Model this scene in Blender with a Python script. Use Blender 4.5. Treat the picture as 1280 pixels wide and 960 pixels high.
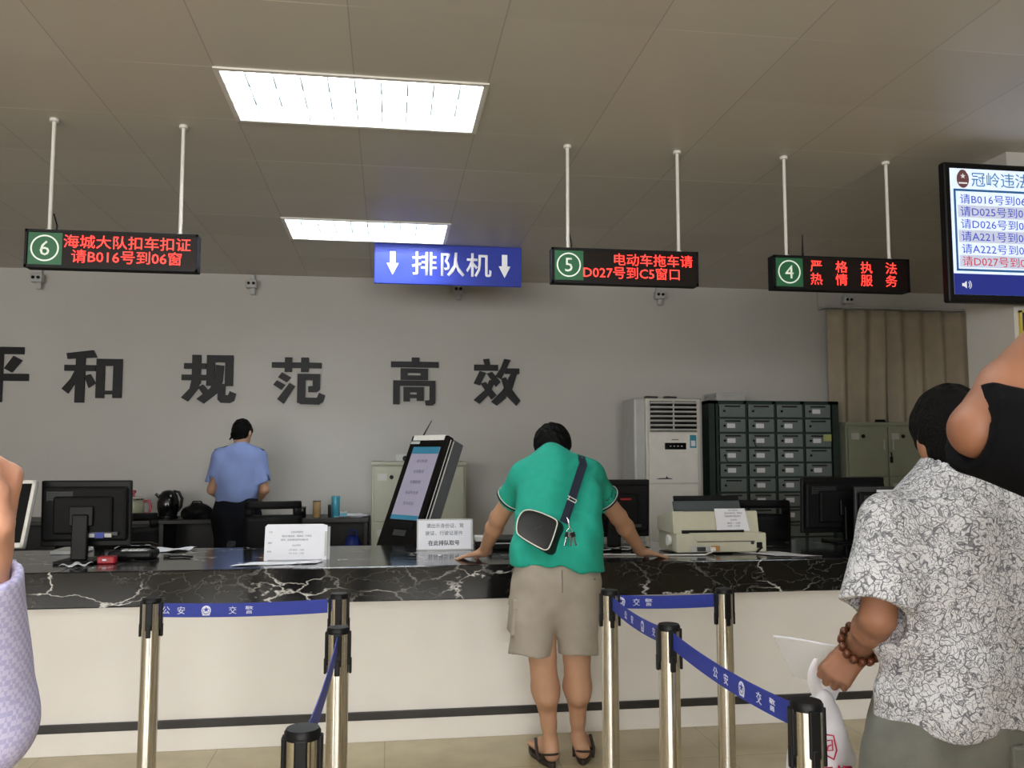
import bpy, bmesh, math, random
import numpy as np
from mathutils import Vector, Matrix, Euler

for o in list(bpy.data.objects):
    bpy.data.objects.remove(o)
SC = bpy.context.scene
COL = SC.collection
R = math.radians
random.seed(7)

# ------------------------------------------------------------------ camera
cam_d = bpy.data.cameras.new('camera')
cam_d.sensor_width = 36.0
cam_d.lens = 36.0 * 1073 / 1280
cam_d.clip_start = 0.05
cam = bpy.data.objects.new('camera', cam_d)
COL.objects.link(cam)
yaw, pit = R(8.185), R(4.696)
fw = Vector((math.sin(yaw) * math.cos(pit), math.cos(yaw) * math.cos(pit), math.sin(pit)))
rt = Vector((math.cos(yaw), -math.sin(yaw), 0))
up = rt.cross(fw)
cam.matrix_world = Matrix(((rt.x, up.x, -fw.x, 0), (rt.y, up.y, -fw.y, 0), (rt.z, up.z, -fw.z, 1.42), (0, 0, 0, 1)))
SC.camera = cam

# ------------------------------------------------------------------ view, world, daylight
SC.view_settings.view_transform = 'Standard'
SC.view_settings.look = 'None'
SC.view_settings.exposure = 0.0
SC.view_settings.gamma = 1.0
SC.view_settings.use_curve_mapping = False
SC.cycles.use_denoising = True
SC.cycles.max_bounces = 8
SC.cycles.diffuse_bounces = 5
SC.cycles.caustics_reflective = False
SC.cycles.caustics_refractive = False
W = bpy.data.worlds.new('daylight')
SC.world = W
W.use_nodes = True
W.node_tree.nodes['Background'].inputs[0].default_value = (0.80, 0.90, 1.0, 1)
W.node_tree.nodes['Background'].inputs[1].default_value = 2.6
DAY = 172.0
TROFFER = 52.0
WIN = [(-5.6, -3.4), (-2.9, -.7), (-.2, 2.0)]          # window openings in the front wall, behind the viewer
for x0, x1 in WIN:
    ld = bpy.data.lights.new('daylight', 'AREA')
    ld.shape = 'RECTANGLE'
    ld.size, ld.size_y = x1 - x0, 1.9
    ld.energy = DAY
    ld.color = (1.0, 0.965, 0.92)
    lo = bpy.data.objects.new('daylight', ld)
    COL.objects.link(lo)
    lo.location = ((x0 + x1) / 2, -4.62, 1.75)
    lo.rotation_euler = (R(90), 0, 0)                 # emits towards +Y

# ------------------------------------------------------------------ materials
def hexc(h):
    c = [int(h[i:i + 2], 16) / 255 for i in (0, 2, 4)]
    return tuple((v / 12.92 if v <= .04045 else ((v + .055) / 1.055) ** 2.4) for v in c) + (1,)

def col4(c):
    return hexc(c) if isinstance(c, str) else tuple(c) + ((1,) if len(c) == 3 else ())

class NT:
    def __init__(s, name):
        s.m = bpy.data.materials.new(name)
        s.m.use_nodes = True
        s.t = s.m.node_tree
        s.p = s.t.nodes['Principled BSDF']
    def n(s, typ, **kw):
        nd = s.t.nodes.new(typ)
        for k, v in kw.items():
            if k.startswith('i_'):
                key = k[2:].replace('_', ' ')
                nd.inputs[key].default_value = v
            else:
                setattr(nd, k, v)
        return nd
    def l(s, a, b):
        s.t.links.new(a, b)
    def ramp(s, src, stops, interp='LINEAR'):
        r = s.t.nodes.new('ShaderNodeValToRGB')
        r.color_ramp.interpolation = interp
        while len(r.color_ramp.elements) < len(stops):
            r.color_ramp.elements.new(0.5)
        for e, (p, c) in zip(r.color_ramp.elements, stops):
            e.position = p
            e.color = col4(c)
        s.l(src, r.inputs[0])
        return r
    def math(s, op, a, b=None, c=None):
        m = s.t.nodes.new('ShaderNodeMath')
        m.operation = op
        for i, v in enumerate((a, b, c)):
            if v is None: continue
            if isinstance(v, (int, float)): m.inputs[i].default_value = v
            else: s.l(v, m.inputs[i])
        return m.outputs[0]

MATS = {}
def mat(name, c, rough=.5, metal=0., var=.06, scale=12., bump=0., bscale=200., coat=0., emit=None, es=1., alpha=None, trans=0., spec=None):
    """Principled material, its colour broken up by a soft noise."""
    if name in MATS: return MATS[name]
    k = NT(name)
    c = col4(c)
    tc = k.n('ShaderNodeTexCoord')
    ns = k.n('ShaderNodeTexNoise', i_Scale=scale, i_Detail=3.0)
    k.l(tc.outputs['Object'], ns.inputs['Vector'])
    lo = tuple(v * (1 - var) for v in c[:3])
    hi = tuple(min(1, v * (1 + var)) for v in c[:3])
    r = k.ramp(ns.outputs['Fac'], [(.3, lo), (.7, hi)])
    k.l(r.outputs[0], k.p.inputs['Base Color'])
    k.p.inputs['Roughness'].default_value = rough
    k.p.inputs['Metallic'].default_value = metal
    if coat: k.p.inputs['Coat Weight'].default_value = coat
    if spec is not None: k.p.inputs['Specular IOR Level'].default_value = spec
    if emit is not None:
        k.p.inputs['Emission Color'].default_value = col4(emit)
        k.p.inputs['Emission Strength'].default_value = es
    if alpha is not None: k.p.inputs['Alpha'].default_value = alpha
    if trans: k.p.inputs['Transmission Weight'].default_value = trans
    if bump:
        nb = k.n('ShaderNodeTexNoise', i_Scale=bscale, i_Detail=2.0)
        k.l(tc.outputs['Object'], nb.inputs['Vector'])
        b = k.n('ShaderNodeBump', i_Strength=bump, i_Distance=.01)
        k.l(nb.outputs['Fac'], b.inputs['Height'])
        k.l(b.outputs[0], k.p.inputs['Normal'])
    MATS[name] = k.m
    return k.m

def m_ceiling():
    k = NT('ceiling_panels')
    tc = k.n('ShaderNodeTexCoord')
    sp = k.n('ShaderNodeSeparateXYZ')
    k.l(tc.outputs['Object'], sp.inputs[0])
    def seam(o, off):
        f = k.math('FRACT', k.math('DIVIDE', k.math('SUBTRACT', o, off - 60.0), .6))
        return k.math('ABSOLUTE', k.math('SUBTRACT', f, .5))          # .5 on the seam
    sx, sy = seam(sp.outputs[0], -.77), seam(sp.outputs[1], 3.755)
    lx = k.math('GREATER_THAN', sx, .4955)
    ly = k.math('GREATER_THAN', sy, .4945)
    ns = k.n('ShaderNodeTexNoise', i_Scale=.9, i_Detail=2.0)
    k.l(tc.outputs['Object'], ns.inputs['Vector'])
    fx = k.n('ShaderNodeMath', operation='FLOOR'); k.l(k.math('DIVIDE', k.math('ADD', sp.outputs[0], 60.77), .6), fx.inputs[0])
    fy = k.n('ShaderNodeMath', operation='FLOOR'); k.l(k.math('DIVIDE', k.math('ADD', sp.outputs[1], 56.245), .6), fy.inputs[0])
    cb = k.n('ShaderNodeCombineXYZ'); k.l(fx.outputs[0], cb.inputs[0]); k.l(fy.outputs[0], cb.inputs[1])
    wn = k.n('ShaderNodeTexWhiteNoise'); k.l(cb.outputs[0], wn.inputs['Vector'])
    base = k.ramp(wn.outputs['Value'], [(0, (.54, .51, .455)), (1, (.59, .56, .505))])
    m1 = k.n('ShaderNodeMixRGB'); m1.inputs[2].default_value = (.38, .365, .335, 1)
    k.l(lx, m1.inputs[0]); k.l(base.outputs[0], m1.inputs[1])
    m2 = k.n('ShaderNodeMixRGB'); m2.inputs[2].default_value = (.80, .78, .72, 1)  # sheen along the cross seams, painted in as a paler colour
    amp = k.ramp(ns.outputs['Fac'], [(.42, (0, 0, 0)), (.62, (1, 1, 1))])
    k.l(k.math('MULTIPLY', ly, amp.outputs[0]), m2.inputs[0]); k.l(m1.outputs[0], m2.inputs[1])
    k.l(m2.outputs[0], k.p.inputs['Base Color'])
    k.p.inputs['Roughness'].default_value = .45
    return k.m

def m_marble():
    k = NT('black_marble')
    tc = k.n('ShaderNodeTexCoord')
    mp = k.n('ShaderNodeMapping'); mp.inputs['Rotation'].default_value = (.4, .9, .5)
    mp.inputs['Scale'].default_value = (1.0, 1.5, 2.2)
    k.l(tc.outputs['Object'], mp.inputs[0])
    n1 = k.n('ShaderNodeTexNoise', i_Scale=2.4, i_Detail=5.0, i_Roughness=.6)
    k.l(mp.outputs[0], n1.inputs['Vector'])
    mx = k.n('ShaderNodeMixRGB', blend_type='ADD'); mx.inputs[0].default_value = .55
    k.l(mp.outputs[0], mx.inputs[1]); k.l(n1.outputs['Color'], mx.inputs[2])
    vo = k.n('ShaderNodeTexVoronoi', feature='DISTANCE_TO_EDGE', i_Scale=2.9)
    k.l(mx.outputs[0], vo.inputs['Vector'])
    v1 = k.ramp(vo.outputs['Distance'], [(0, (1, 1, 1)), (.016, (.6, .6, .6)), (.030, (0, 0, 0))])
    vo2 = k.n('ShaderNodeTexVoronoi', feature='DISTANCE_TO_EDGE', i_Scale=7.5)
    k.l(mx.outputs[0], vo2.inputs['Vector'])
    v2 = k.ramp(vo2.outputs['Distance'], [(0, (.6, .6, .6)), (.016, (0, 0, 0))])
    n2 = k.n('ShaderNodeTexNoise', i_Scale=3.1, i_Detail=2.0)
    k.l(tc.outputs['Object'], n2.inputs['Vector'])
    g1 = k.ramp(n2.outputs['Fac'], [(.40, (0, 0, 0)), (.54, (1, 1, 1))])
    g2 = k.ramp(n2.outputs['Fac'], [(.40, (1, 1, 1)), (.56, (0, 0, 0))])
    a = k.math('MAXIMUM', k.math('MULTIPLY', v1.outputs[0], g1.outputs[0]), k.math('MULTIPLY', k.math('MULTIPLY', v2.outputs[0], g2.outputs[0]), .7))
    r = k.ramp(a, [(0, '0b0c0f'), (.45, '6d6c6a'), (1, 'dcdad5')])
    k.l(r.outputs[0], k.p.inputs['Base Color'])
    k.p.inputs['Roughness'].default_value = .12
    k.p.inputs['Specular IOR Level'].default_value = .42
    return k.m

def m_floor():
    k = NT('floor_tile')
    tc = k.n('ShaderNodeTexCoord')
    br = k.n('ShaderNodeTexBrick', offset=0.0)
    br.inputs['Scale'].default_value = 1.0
    br.inputs['Brick Width'].default_value = .8
    br.inputs['Row Height'].default_value = .8
    br.inputs['Mortar Size'].default_value = .003
    br.inputs['Color1'].default_value = hexc('a79878')
    br.inputs['Color2'].default_value = hexc('a99b7c')
    br.inputs['Mortar'].default_value = hexc('95876b')
    k.l(tc.outputs['Object'], br.inputs['Vector'])
    ns = k.n('ShaderNodeTexNoise', i_Scale=5.0, i_Detail=4.0)
    k.l(tc.outputs['Object'], ns.inputs['Vector'])
    mx = k.n('ShaderNodeMixRGB', blend_type='OVERLAY'); mx.inputs[0].default_value = .25
    k.l(br.outputs[0], mx.inputs[1]); k.l(ns.outputs['Fac'], mx.inputs[2])
    k.l(mx.outputs[0], k.p.inputs['Base Color'])
    k.p.inputs['Roughness'].default_value = .22
    return k.m

def m_paisley():
    k = NT('paisley_cotton')
    tc = k.n('ShaderNodeTexCoord')
    n1 = k.n('ShaderNodeTexNoise', i_Scale=26.0, i_Detail=1.0)
    k.l(tc.outputs['Object'], n1.inputs['Vector'])
    mx = k.n('ShaderNodeMixRGB', blend_type='ADD'); mx.inputs[0].default_value = .10
    k.l(tc.outputs['Object'], mx.inputs[1]); k.l(n1.outputs['Color'], mx.inputs[2])
    vo = k.n('ShaderNodeTexVoronoi', feature='F1', i_Scale=35.0)
    k.l(mx.outputs[0], vo.inputs['Vector'])
    rings = k.math('FRACT', k.math('MULTIPLY', vo.outputs['Distance'], 4.0))
    a = k.math('ABSOLUTE', k.math('SUBTRACT', rings, .5))
    line = k.ramp(a, [(0, (.8, .8, .8)), (.09, (.6, .6, .6)), (.15, (0, 0, 0))])
    ve = k.n('ShaderNodeTexVoronoi', feature='DISTANCE_TO_EDGE', i_Scale=35.0)
    k.l(mx.outputs[0], ve.inputs['Vector'])
    edge = k.ramp(ve.outputs['Distance'], [(0, (.95, .95, .95)), (.03, (.7, .7, .7)), (.055, (0, 0, 0))])
    n3 = k.n('ShaderNodeTexNoise', i_Scale=95.0, i_Detail=2.0)
    k.l(tc.outputs['Object'], n3.inputs['Vector'])
    squig = k.ramp(k.math('ABSOLUTE', k.math('SUBTRACT', n3.outputs['Fac'], .5)), [(0, (.75, .75, .75)), (.018, (.55, .55, .55)), (.03, (0, 0, 0))])
    mk = k.math('GREATER_THAN', n1.outputs['Fac'], .47)
    s = k.math('MAXIMUM', k.math('MAXIMUM', k.math('MULTIPLY', line.outputs[0], mk), edge.outputs[0]), squig.outputs[0])
    r = k.ramp(s, [(0, 'd8d8dc'), (.5, '9a9aa0'), (1, '46464e')])
    k.l(r.outputs[0], k.p.inputs['Base Color'])
    k.p.inputs['Roughness'].default_value = .85
    return k.m

def m_check():
    k = NT('lavender_check_cotton')
    tc = k.n('ShaderNodeTexCoord')
    wv = k.n('ShaderNodeTexChecker', i_Scale=190.0)
    wv.inputs['Color1'].default_value = hexc('c9c6e6'); wv.inputs['Color2'].default_value = hexc('b0aed8')
    k.l(tc.outputs['Object'], wv.inputs['Vector'])
    k.l(wv.outputs[0], k.p.inputs['Base Color'])
    k.p.inputs['Roughness'].default_value = .85
    return k.m

def m_steel():
    k = NT('brushed_steel')
    tc = k.n('ShaderNodeTexCoord')
    mp = k.n('ShaderNodeMapping'); mp.inputs['Scale'].default_value = (6, 6, 260)
    k.l(tc.outputs['Object'], mp.inputs[0])
    ns = k.n('ShaderNodeTexNoise', i_Scale=1.0, i_Detail=2.0)
    k.l(mp.outputs[0], ns.inputs['Vector'])
    r = k.ramp(ns.outputs['Fac'], [(.3, (.60, .57, .51)), (.7, (.70, .67, .61))])
    k.l(r.outputs[0], k.p.inputs['Base Color'])
    k.p.inputs['Metallic'].default_value = 1.0
    k.p.inputs['Roughness'].default_value = .2
    return k.m

M_WALL = mat('wall_paint', 'c2c0bb', .7, var=.02, scale=2)
M_CEIL, M_MARBLE, M_FLOOR, M_PAISLEY, M_CHECK, M_STEEL = m_ceiling(), m_marble(), m_floor(), m_paisley(), m_check(), m_steel()
M_WHITE = mat('white_enamel', 'e6e4df', .35, var=.03)
M_PANEL = mat('counter_panel', 'e6e2dc', .45, var=.025, scale=3)
M_BLACK = mat('black_plastic', '0b0b0d', .45, var=.1, spec=.25)
M_MBLACK = mat('matte_black_plastic', '0c0c0e', .6, var=.1, spec=.2)
M_GLOSSB = mat('gloss_black', '08090b', .12, var=.1)
M_DGREY = mat('dark_grey_plastic', '35373a', .4, var=.08)
M_LGREY = mat('light_grey_metal', 'b9bab8', .4, var=.05)
M_CHROME = mat('chrome', 'd8d8d8', .12, 1.0, var=.02)
M_PAPER = mat('paper', 'e9eaf2', .8, var=.02)
M_INK = mat('ink', '3a3d48', .8)
M_INKL = mat('grey_ink', '6e7280', .8)
M_RED = mat('red_plastic', 'a01c28', .4)
M_CREAM = mat('printer_cream', 'c4c2ac', .45, var=.04)
M_CABGREEN = mat('cabinet_grey_green', '8f9480', .45, var=.04)
M_CABPALE = mat('cabinet_pale_green', 'a7a897', .45, var=.04)
M_LOCKER = mat('locker_dark_green', '1f322e', .45, var=.08)
M_LDOOR = mat('locker_door_grey', '6f7a7a', .4, var=.05)
M_WOOD = mat('dark_wood_veneer', '120e0d', .45, var=.25, scale=30)
M_BELT = mat('blue_belt_webbing', '1c2f8f', .6, var=.08, scale=60)
M_BELTW = mat('belt_white_print', 'dfe2f2', .6)
M_SIGNB = mat('sign_blue', '2338a8', .4, emit='2338a8', es=.12)
M_SIGNW = mat('sign_white', 'f4f5fb', .4, emit='ffffff', es=.25)
M_LEDR = mat('led_red', '500808', .5, emit=(1.0, .035, .025), es=3.2)
M_LEDBG = mat('led_panel_dark', '1c1310', .4, var=.1, spec=.2)
M_GREEN = mat('sign_green', '1e5a38', .4, emit='1e5a38', es=.25)
M_GREENW = mat('sign_green_white', 'dfe8dc', .4, emit='dfe8dc', es=.35)
M_SKIN = mat('skin_tan', 'b48a6e', .6, var=.07, scale=9)
M_SKIN2 = mat('skin_brown', '96684f', .6, var=.07, scale=9)
M_SKIN3 = mat('skin_light', 'd09a82', .55, var=.06, scale=9)
M_HAIR = mat('black_hair', '070606', .7, var=.3, scale=60, bump=.5, bscale=160, spec=.12)
M_POLO = mat('teal_polo_knit', '0f9680', .85, var=.05, scale=25, bump=.15, bscale=500)
M_NAVY = mat('navy_trim', '141c33', .8)
M_KHAKI = mat('khaki_cotton', 'a0978b', .85, var=.05, scale=18, bump=.2, bscale=400)
M_OLIVE = mat('grey_olive_cotton', '6a6a62', .85, var=.1, scale=18, bump=.2, bscale=400)
M_UNIF = mat('uniform_blue', '7f92c6', .85, var=.04, scale=15)
M_TROUS = mat('navy_trousers', '0c0e15', .85, spec=.15)
M_TEE = mat('black_tee', '08080b', .9, var=.15, scale=20, spec=.1)
M_SKIN4 = mat('skin_deep_tan', '84573f', .6, var=.07, scale=9)
M_LEATH = mat('black_leather', '0b0b0c', .5, var=.2, scale=30, bump=.1, bscale=250)
M_PIPE = mat('white_piping', 'e4e2da', .5)
M_SANDAL = mat('brown_sandal', '2b211b', .6, var=.2)
M_BEAD = mat('brown_wood_bead', '5a2f1a', .3, var=.3)
M_BRASS = mat('pale_gold', 'b59a66', .3, .8)
M_CURT = mat('curtain_cloth', 'b3a894', .9, var=.06, scale=8)
M_BAG = mat('white_plastic_bag', 'eceaf0', .35, var=.02, alpha=.80)
M_FILM = mat('milky_film', 'e9e9ee', .3, var=.02, alpha=.24)
M_BAGRED = mat('bag_red_print', 'b31a44', .6)
M_BLUE = mat('blue_plastic', '2c3f9c', .45)
M_CYAN = mat('cyan_tumbler', '3d93a8', .25, var=.05)
M_TAN = mat('tan_tin', 'a08358', .5, var=.1)
M_YEL = mat('yellow_note', 'b9c07a', .7)
M_GLASS = mat('pot_glass', 'c9cbb0', .08, var=.02, alpha=.45)
M_PINK = mat('pink_handle', 'b5505c', .4)
M_ORANGE = mat('orange_connector', 'b5823c', .5)
M_EYE = mat('eye_white', 'e8e4de', .3)
M_IRIS = mat('iris_brown', '20140e', .3)
M_LIP = mat('lips', '94584c', .5)

# ------------------------------------------------------------------ object helpers
WL = {}
def props(o, label=None, cat=None, group=None, kind=None):
    if label: o['label'] = label
    if cat: o['category'] = cat
    if group: o['group'] = group
    if kind: o['kind'] = kind
    return o
def thing(name, label, cat, loc=(0, 0, 0), rotz=0., group=None, kind=None):
    o = bpy.data.objects.new(name, None)
    COL.objects.link(o)
    o.empty_display_size = .05
    o.location = loc
    o.rotation_euler = (0, 0, rotz)
    WL[o.name] = Vector(loc)
    return props(o, label, cat, group, kind)
def link(name, me, m, parent=None):
    o = bpy.data.objects.new(name, me)
    COL.objects.link(o)
    for x in (m if isinstance(m, (list, tuple)) else [m]):
        me.materials.append(x)
    if parent is not None: o.parent = parent
    return o
def dup(root, loc=None, rotz=None, label=None, group=None, parent=None):
    c = root.copy()
    COL.objects.link(c)
    if loc is not None: c.location = loc
    if rotz is not None: c.rotation_euler = (0, 0, rotz)
    if label: c['label'] = label
    if group: c['group'] = group
    if parent is not None: c.parent = parent
    for ch in list(root.children):
        dup(ch, parent=c)
    return c

class B:
    """Collects shapes in one bmesh; build() links them as ONE mesh object."""
    def __init__(s):
        s.bm = bmesh.new()
    def _new(s, n0):
        s.bm.verts.ensure_lookup_table()
        return s.bm.verts[n0:]
    def box(s, x0, x1, y0, y1, z0, z1, bev=0., M=None, seg=2):
        b2 = bmesh.new()
        bmesh.ops.create_cube(b2, size=1)
        for v in b2.verts:
            v.co = Vector(((x0 + x1) / 2 + v.co.x * (x1 - x0), (y0 + y1) / 2 + v.co.y * (y1 - y0), (z0 + z1) / 2 + v.co.z * (z1 - z0)))
        if bev:
            bmesh.ops.bevel(b2, geom=b2.edges[:], offset=bev, segments=seg, profile=.5, affect='EDGES')
        s.merge(b2, M)
        return s
    def merge(s, b2, M=None):
        if M is not None: b2.transform(M)
        me = bpy.data.meshes.new('t')
        b2.to_mesh(me)
        b2.free()
        s.bm.from_mesh(me)
        bpy.data.meshes.remove(me)
        return s
    def lathe(s, prof, n=28, c=(0, 0, 0), M=None):
        b2 = bmesh.new()
        rings = []
        for r, z in prof:
            if r < 1e-5: rings.append([b2.verts.new((c[0], c[1], c[2] + z))])
            else: rings.append([b2.verts.new((c[0] + r * math.cos(2 * math.pi * i / n), c[1] + r * math.sin(2 * math.pi * i / n), c[2] + z)) for i in range(n)])
        for a, b in zip(rings, rings[1:]):
            for i in range(n):
                j = (i + 1) % n
                if len(a) == 1 and len(b) == 1: continue
                if len(a) == 1: b2.faces.new((a[0], b[j], b[i]))
                elif len(b) == 1: b2.faces.new((a[i], a[j], b[0]))
                else: b2.faces.new((a[i], a[j], b[j], b[i]))
        if len(rings[0]) > 1: b2.faces.new(rings[0][::-1])
        if len(rings[-1]) > 1: b2.faces.new(rings[-1])
        return s.merge(b2, M)
    def tube(s, pts, r, n=10, M=None, closed=False):
        pts = [Vector(p) for p in pts]
        b2 = bmesh.new()
        rings = []
        N = len(pts)
        prev = None
        for i, p in enumerate(pts):
            if closed: d = pts[(i + 1) % N] - pts[i - 1]
            else: d = pts[min(i + 1, N - 1)] - pts[max(i - 1, 0)]
            d.normalize()
            if prev is None:
                a = d.orthogonal().normalized()
            else:
                a = (prev - d * prev.dot(d)).normalized()
            prev = a
            b = d.cross(a)
            rr = r[i] if isinstance(r, (list, tuple)) else r
            rings.append([b2.verts.new(p + (a * math.cos(2 * math.pi * k / n) + b * math.sin(2 * math.pi * k / n)) * rr) for k in range(n)])
        for i in range(N if closed else N - 1):
            A, C = rings[i], rings[(i + 1) % N]
            for k in range(n):
                b2.faces.new((A[k], A[(k + 1) % n], C[(k + 1) % n], C[k]))
        if not closed:
            b2.faces.new(rings[0][::-1]); b2.faces.new(rings[-1])
        bmesh.ops.recalc_face_normals(b2, faces=b2.faces[:])
        return s.merge(b2, M)
    def cyl(s, a, b, r0, r1=None, n=20):
        return s.tube([a, b], [r0, r0 if r1 is None else r1], n)
    def prism(s, poly, o, u, v, t, bev=0.):
        """2-D polygon in the frame o,u,v; thickness t along u x v (both ways from the plane: 0..t)."""
        u, v, o = Vector(u), Vector(v), Vector(o)
        w = u.cross(v).normalized() * t
        b2 = bmesh.new()
        A = [b2.verts.new(o + u * p[0] + v * p[1]) for p in poly]
        C = [b2.verts.new(o + u * p[0] + v * p[1] + w) for p in poly]
        b2.faces.new(A[::-1]); b2.faces.new(C)
        n = len(A)
        for i in range(n):
            b2.faces.new((A[i], A[(i + 1) % n], C[(i + 1) % n], C[i]))
        bmesh.ops.recalc_face_normals(b2, faces=b2.faces[:])
        if bev: bmesh.ops.bevel(b2, geom=b2.edges[:], offset=bev, segments=2, profile=.5, affect='EDGES')
        return s.merge(b2)
    def sheet(s, grid, t):
        """grid of points -> a cloth-like sheet of thickness t."""
        nu, nv = len(grid), len(grid[0])
        b2 = bmesh.new()
        P = [[Vector(p) for p in row] for row in grid]
        nr = [[None] * nv for _ in range(nu)]
        for i in range(nu):
            for j in range(nv):
                du = P[min(i + 1, nu - 1)][j] - P[max(i - 1, 0)][j]
                dv = P[i][min(j + 1, nv - 1)] - P[i][max(j - 1, 0)]
                nr[i][j] = du.cross(dv).normalized()
        F = [[b2.verts.new(P[i][j] + nr[i][j] * t / 2) for j in range(nv)] for i in range(nu)]
        K = [[b2.verts.new(P[i][j] - nr[i][j] * t / 2) for j in range(nv)] for i in range(nu)]
        for i in range(nu - 1):
            for j in range(nv - 1):
                b2.faces.new((F[i][j], F[i + 1][j], F[i + 1][j + 1], F[i][j + 1]))
                b2.faces.new((K[i][j], K[i][j + 1], K[i + 1][j + 1], K[i + 1][j]))
        for i in range(nu - 1):
            b2.faces.new((F[i][0], K[i][0], K[i + 1][0], F[i + 1][0]))
            b2.faces.new((F[i][-1], F[i + 1][-1], K[i + 1][-1], K[i][-1]))
        for j in range(nv - 1):
            b2.faces.new((F[0][j], F[0][j + 1], K[0][j + 1], K[0][j]))
            b2.faces.new((F[-1][j], K[-1][j], K[-1][j + 1], F[-1][j + 1]))
        bmesh.ops.recalc_face_normals(b2, faces=b2.faces[:])
        return s.merge(b2)
    def text(s, body, o, u, v, h=None, w=None, bold=0., depth=.001, align='L', spacing=1.0, wscale=1.0):
        """lettering in the frame o,u,v: h = height of a full-width character, or w = total width."""
        cu = bpy.data.curves.new('t', 'FONT')
        cu.body = body
        cu.resolution_u = 2
        cu.offset = bold
        cu.space_character = spacing
        ob = bpy.data.objects.new('t', cu)
        COL.objects.link(ob)
        bpy.context.view_layer.update()
        me = bpy.data.meshes.new_from_object(ob.evaluated_get(bpy.context.evaluated_depsgraph_get()))
        bpy.data.objects.remove(ob)
        bpy.data.curves.remove(cu)
        co = np.array([x.co[:2] for x in me.vertices])
        mn, mx = co.min(0), co.max(0)
        k = h / (mx[1] - mn[1]) if h else w / (mx[0] - mn[0])
        kx = w / (mx[0] - mn[0]) if (w and h) else k * wscale
        wid = (mx[0] - mn[0]) * kx
        sh = {'L': 0, 'C': -wid / 2, 'R': -wid}[align]
        u, v, o = Vector(u).normalized(), Vector(v).normalized(), Vector(o)
        nn = u.cross(v)
        b2 = bmesh.new()
        b2.from_mesh(me)
        bpy.data.meshes.remove(me)
        for q in b2.verts:
            q.co = o + u * ((q.co.x - mn[0]) * kx + sh) + v * ((q.co.y - mn[1]) * k)
        if depth:
            r = bmesh.ops.extrude_face_region(b2, geom=b2.faces[:])
            for g in r['geom']:
                if isinstance(g, bmesh.types.BMVert): g.co += nn * depth
        return s.merge(b2)
    def build(s, name, m, parent=None, smooth=False, local=False, M=None):
        if M is not None: s.bm.transform(M)
        if parent is not None and not local:
            p, off = parent, Vector((0, 0, 0))
            while p is not None:
                off += WL.get(p.name, Vector((0, 0, 0)))
                p = p.parent
            bmesh.ops.translate(s.bm, verts=s.bm.verts[:], vec=-off)
        me = bpy.data.meshes.new(name)
        s.bm.to_mesh(me)
        s.bm.free()
        if smooth:
            me.polygons.foreach_set('use_smooth', [True] * len(me.polygons))
            if smooth != 'all': 
                try: me.set_sharp_from_angle(angle=R(40))
                except Exception: pass
        return link(name, me, m, parent)

def rotz_about(x, y, z, ang, rx=0.):
    return Matrix.Translation((x, y, z)) @ Matrix.Rotation(ang, 4, 'Z') @ Matrix.Rotation(rx, 4, 'X')
def struct(o):
    o['kind'] = 'structure'
    return o
X3, Y3, Z3 = Vector((1, 0, 0)), Vector((0, 1, 0)), Vector((0, 0, 1))

# ------------------------------------------------------------------ implicit surfaces for bodies and cloth
def nets(F, org, h):
    ins = F < 0
    nx, ny, nz = F.shape
    c = np.zeros((nx - 1, ny - 1, nz - 1), np.int8)
    for a in (0, 1):
        for b in (0, 1):
            for d in (0, 1):
                c += ins[a:nx - 1 + a, b:ny - 1 + b, d:nz - 1 + d]
    I, J, K = np.nonzero((c > 0) & (c < 8))
    n = len(I)
    idx = np.full(c.shape, -1, np.int32)
    idx[I, J, K] = np.arange(n)
    P = np.zeros((n, 3)); cnt = np.zeros(n)
    cor = [(a, b, d) for a in (0, 1) for b in (0, 1) for d in (0, 1)]
    V = {q: F[I + q[0], J + q[1], K + q[2]] for q in cor}
    for q in cor:
        for ax in range(3):
            if q[ax]: continue
            r = list(q); r[ax] = 1; r = tuple(r)
            f0, f1 = V[q], V[r]
            m = (f0 < 0) != (f1 < 0)
            t = np.where(m, f0 / np.where(m, f0 - f1, 1), 0)
            pt = np.zeros((n, 3)); pt[:] = q; pt[:, ax] += t
            P += pt * m[:, None]; cnt += m
    P = P / cnt[:, None] + np.stack([I, J, K], 1)
    co = P * h + org
    quads = []
    for ax in range(3):
        sl0 = [slice(None)] * 3; sl1 = [slice(None)] * 3
        sl0[ax] = slice(0, -1); sl1[ax] = slice(1, None)
        A, C = ins[tuple(sl0)], ins[tuple(sl1)]
        E = np.stack(np.nonzero(A != C), 1)
        b, d = (ax + 1) % 3, (ax + 2) % 3
        lim = np.array(c.shape)
        ok = (E[:, b] > 0) & (E[:, d] > 0) & (E[:, b] < lim[b]) & (E[:, d] < lim[d])
        E = E[ok]
        def at(db, dd):
            q = E.copy(); q[:, b] += db; q[:, d] += dd
            return idx[q[:, 0], q[:, 1], q[:, 2]]
        q = np.stack([at(-1, -1), at(0, -1), at(0, 0), at(-1, 0)], 1)
        flip = ~A[E[:, 0], E[:, 1], E[:, 2]]
        q[flip] = q[flip][:, ::-1]
        quads.append(q)
    return co, np.concatenate(quads)

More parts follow.
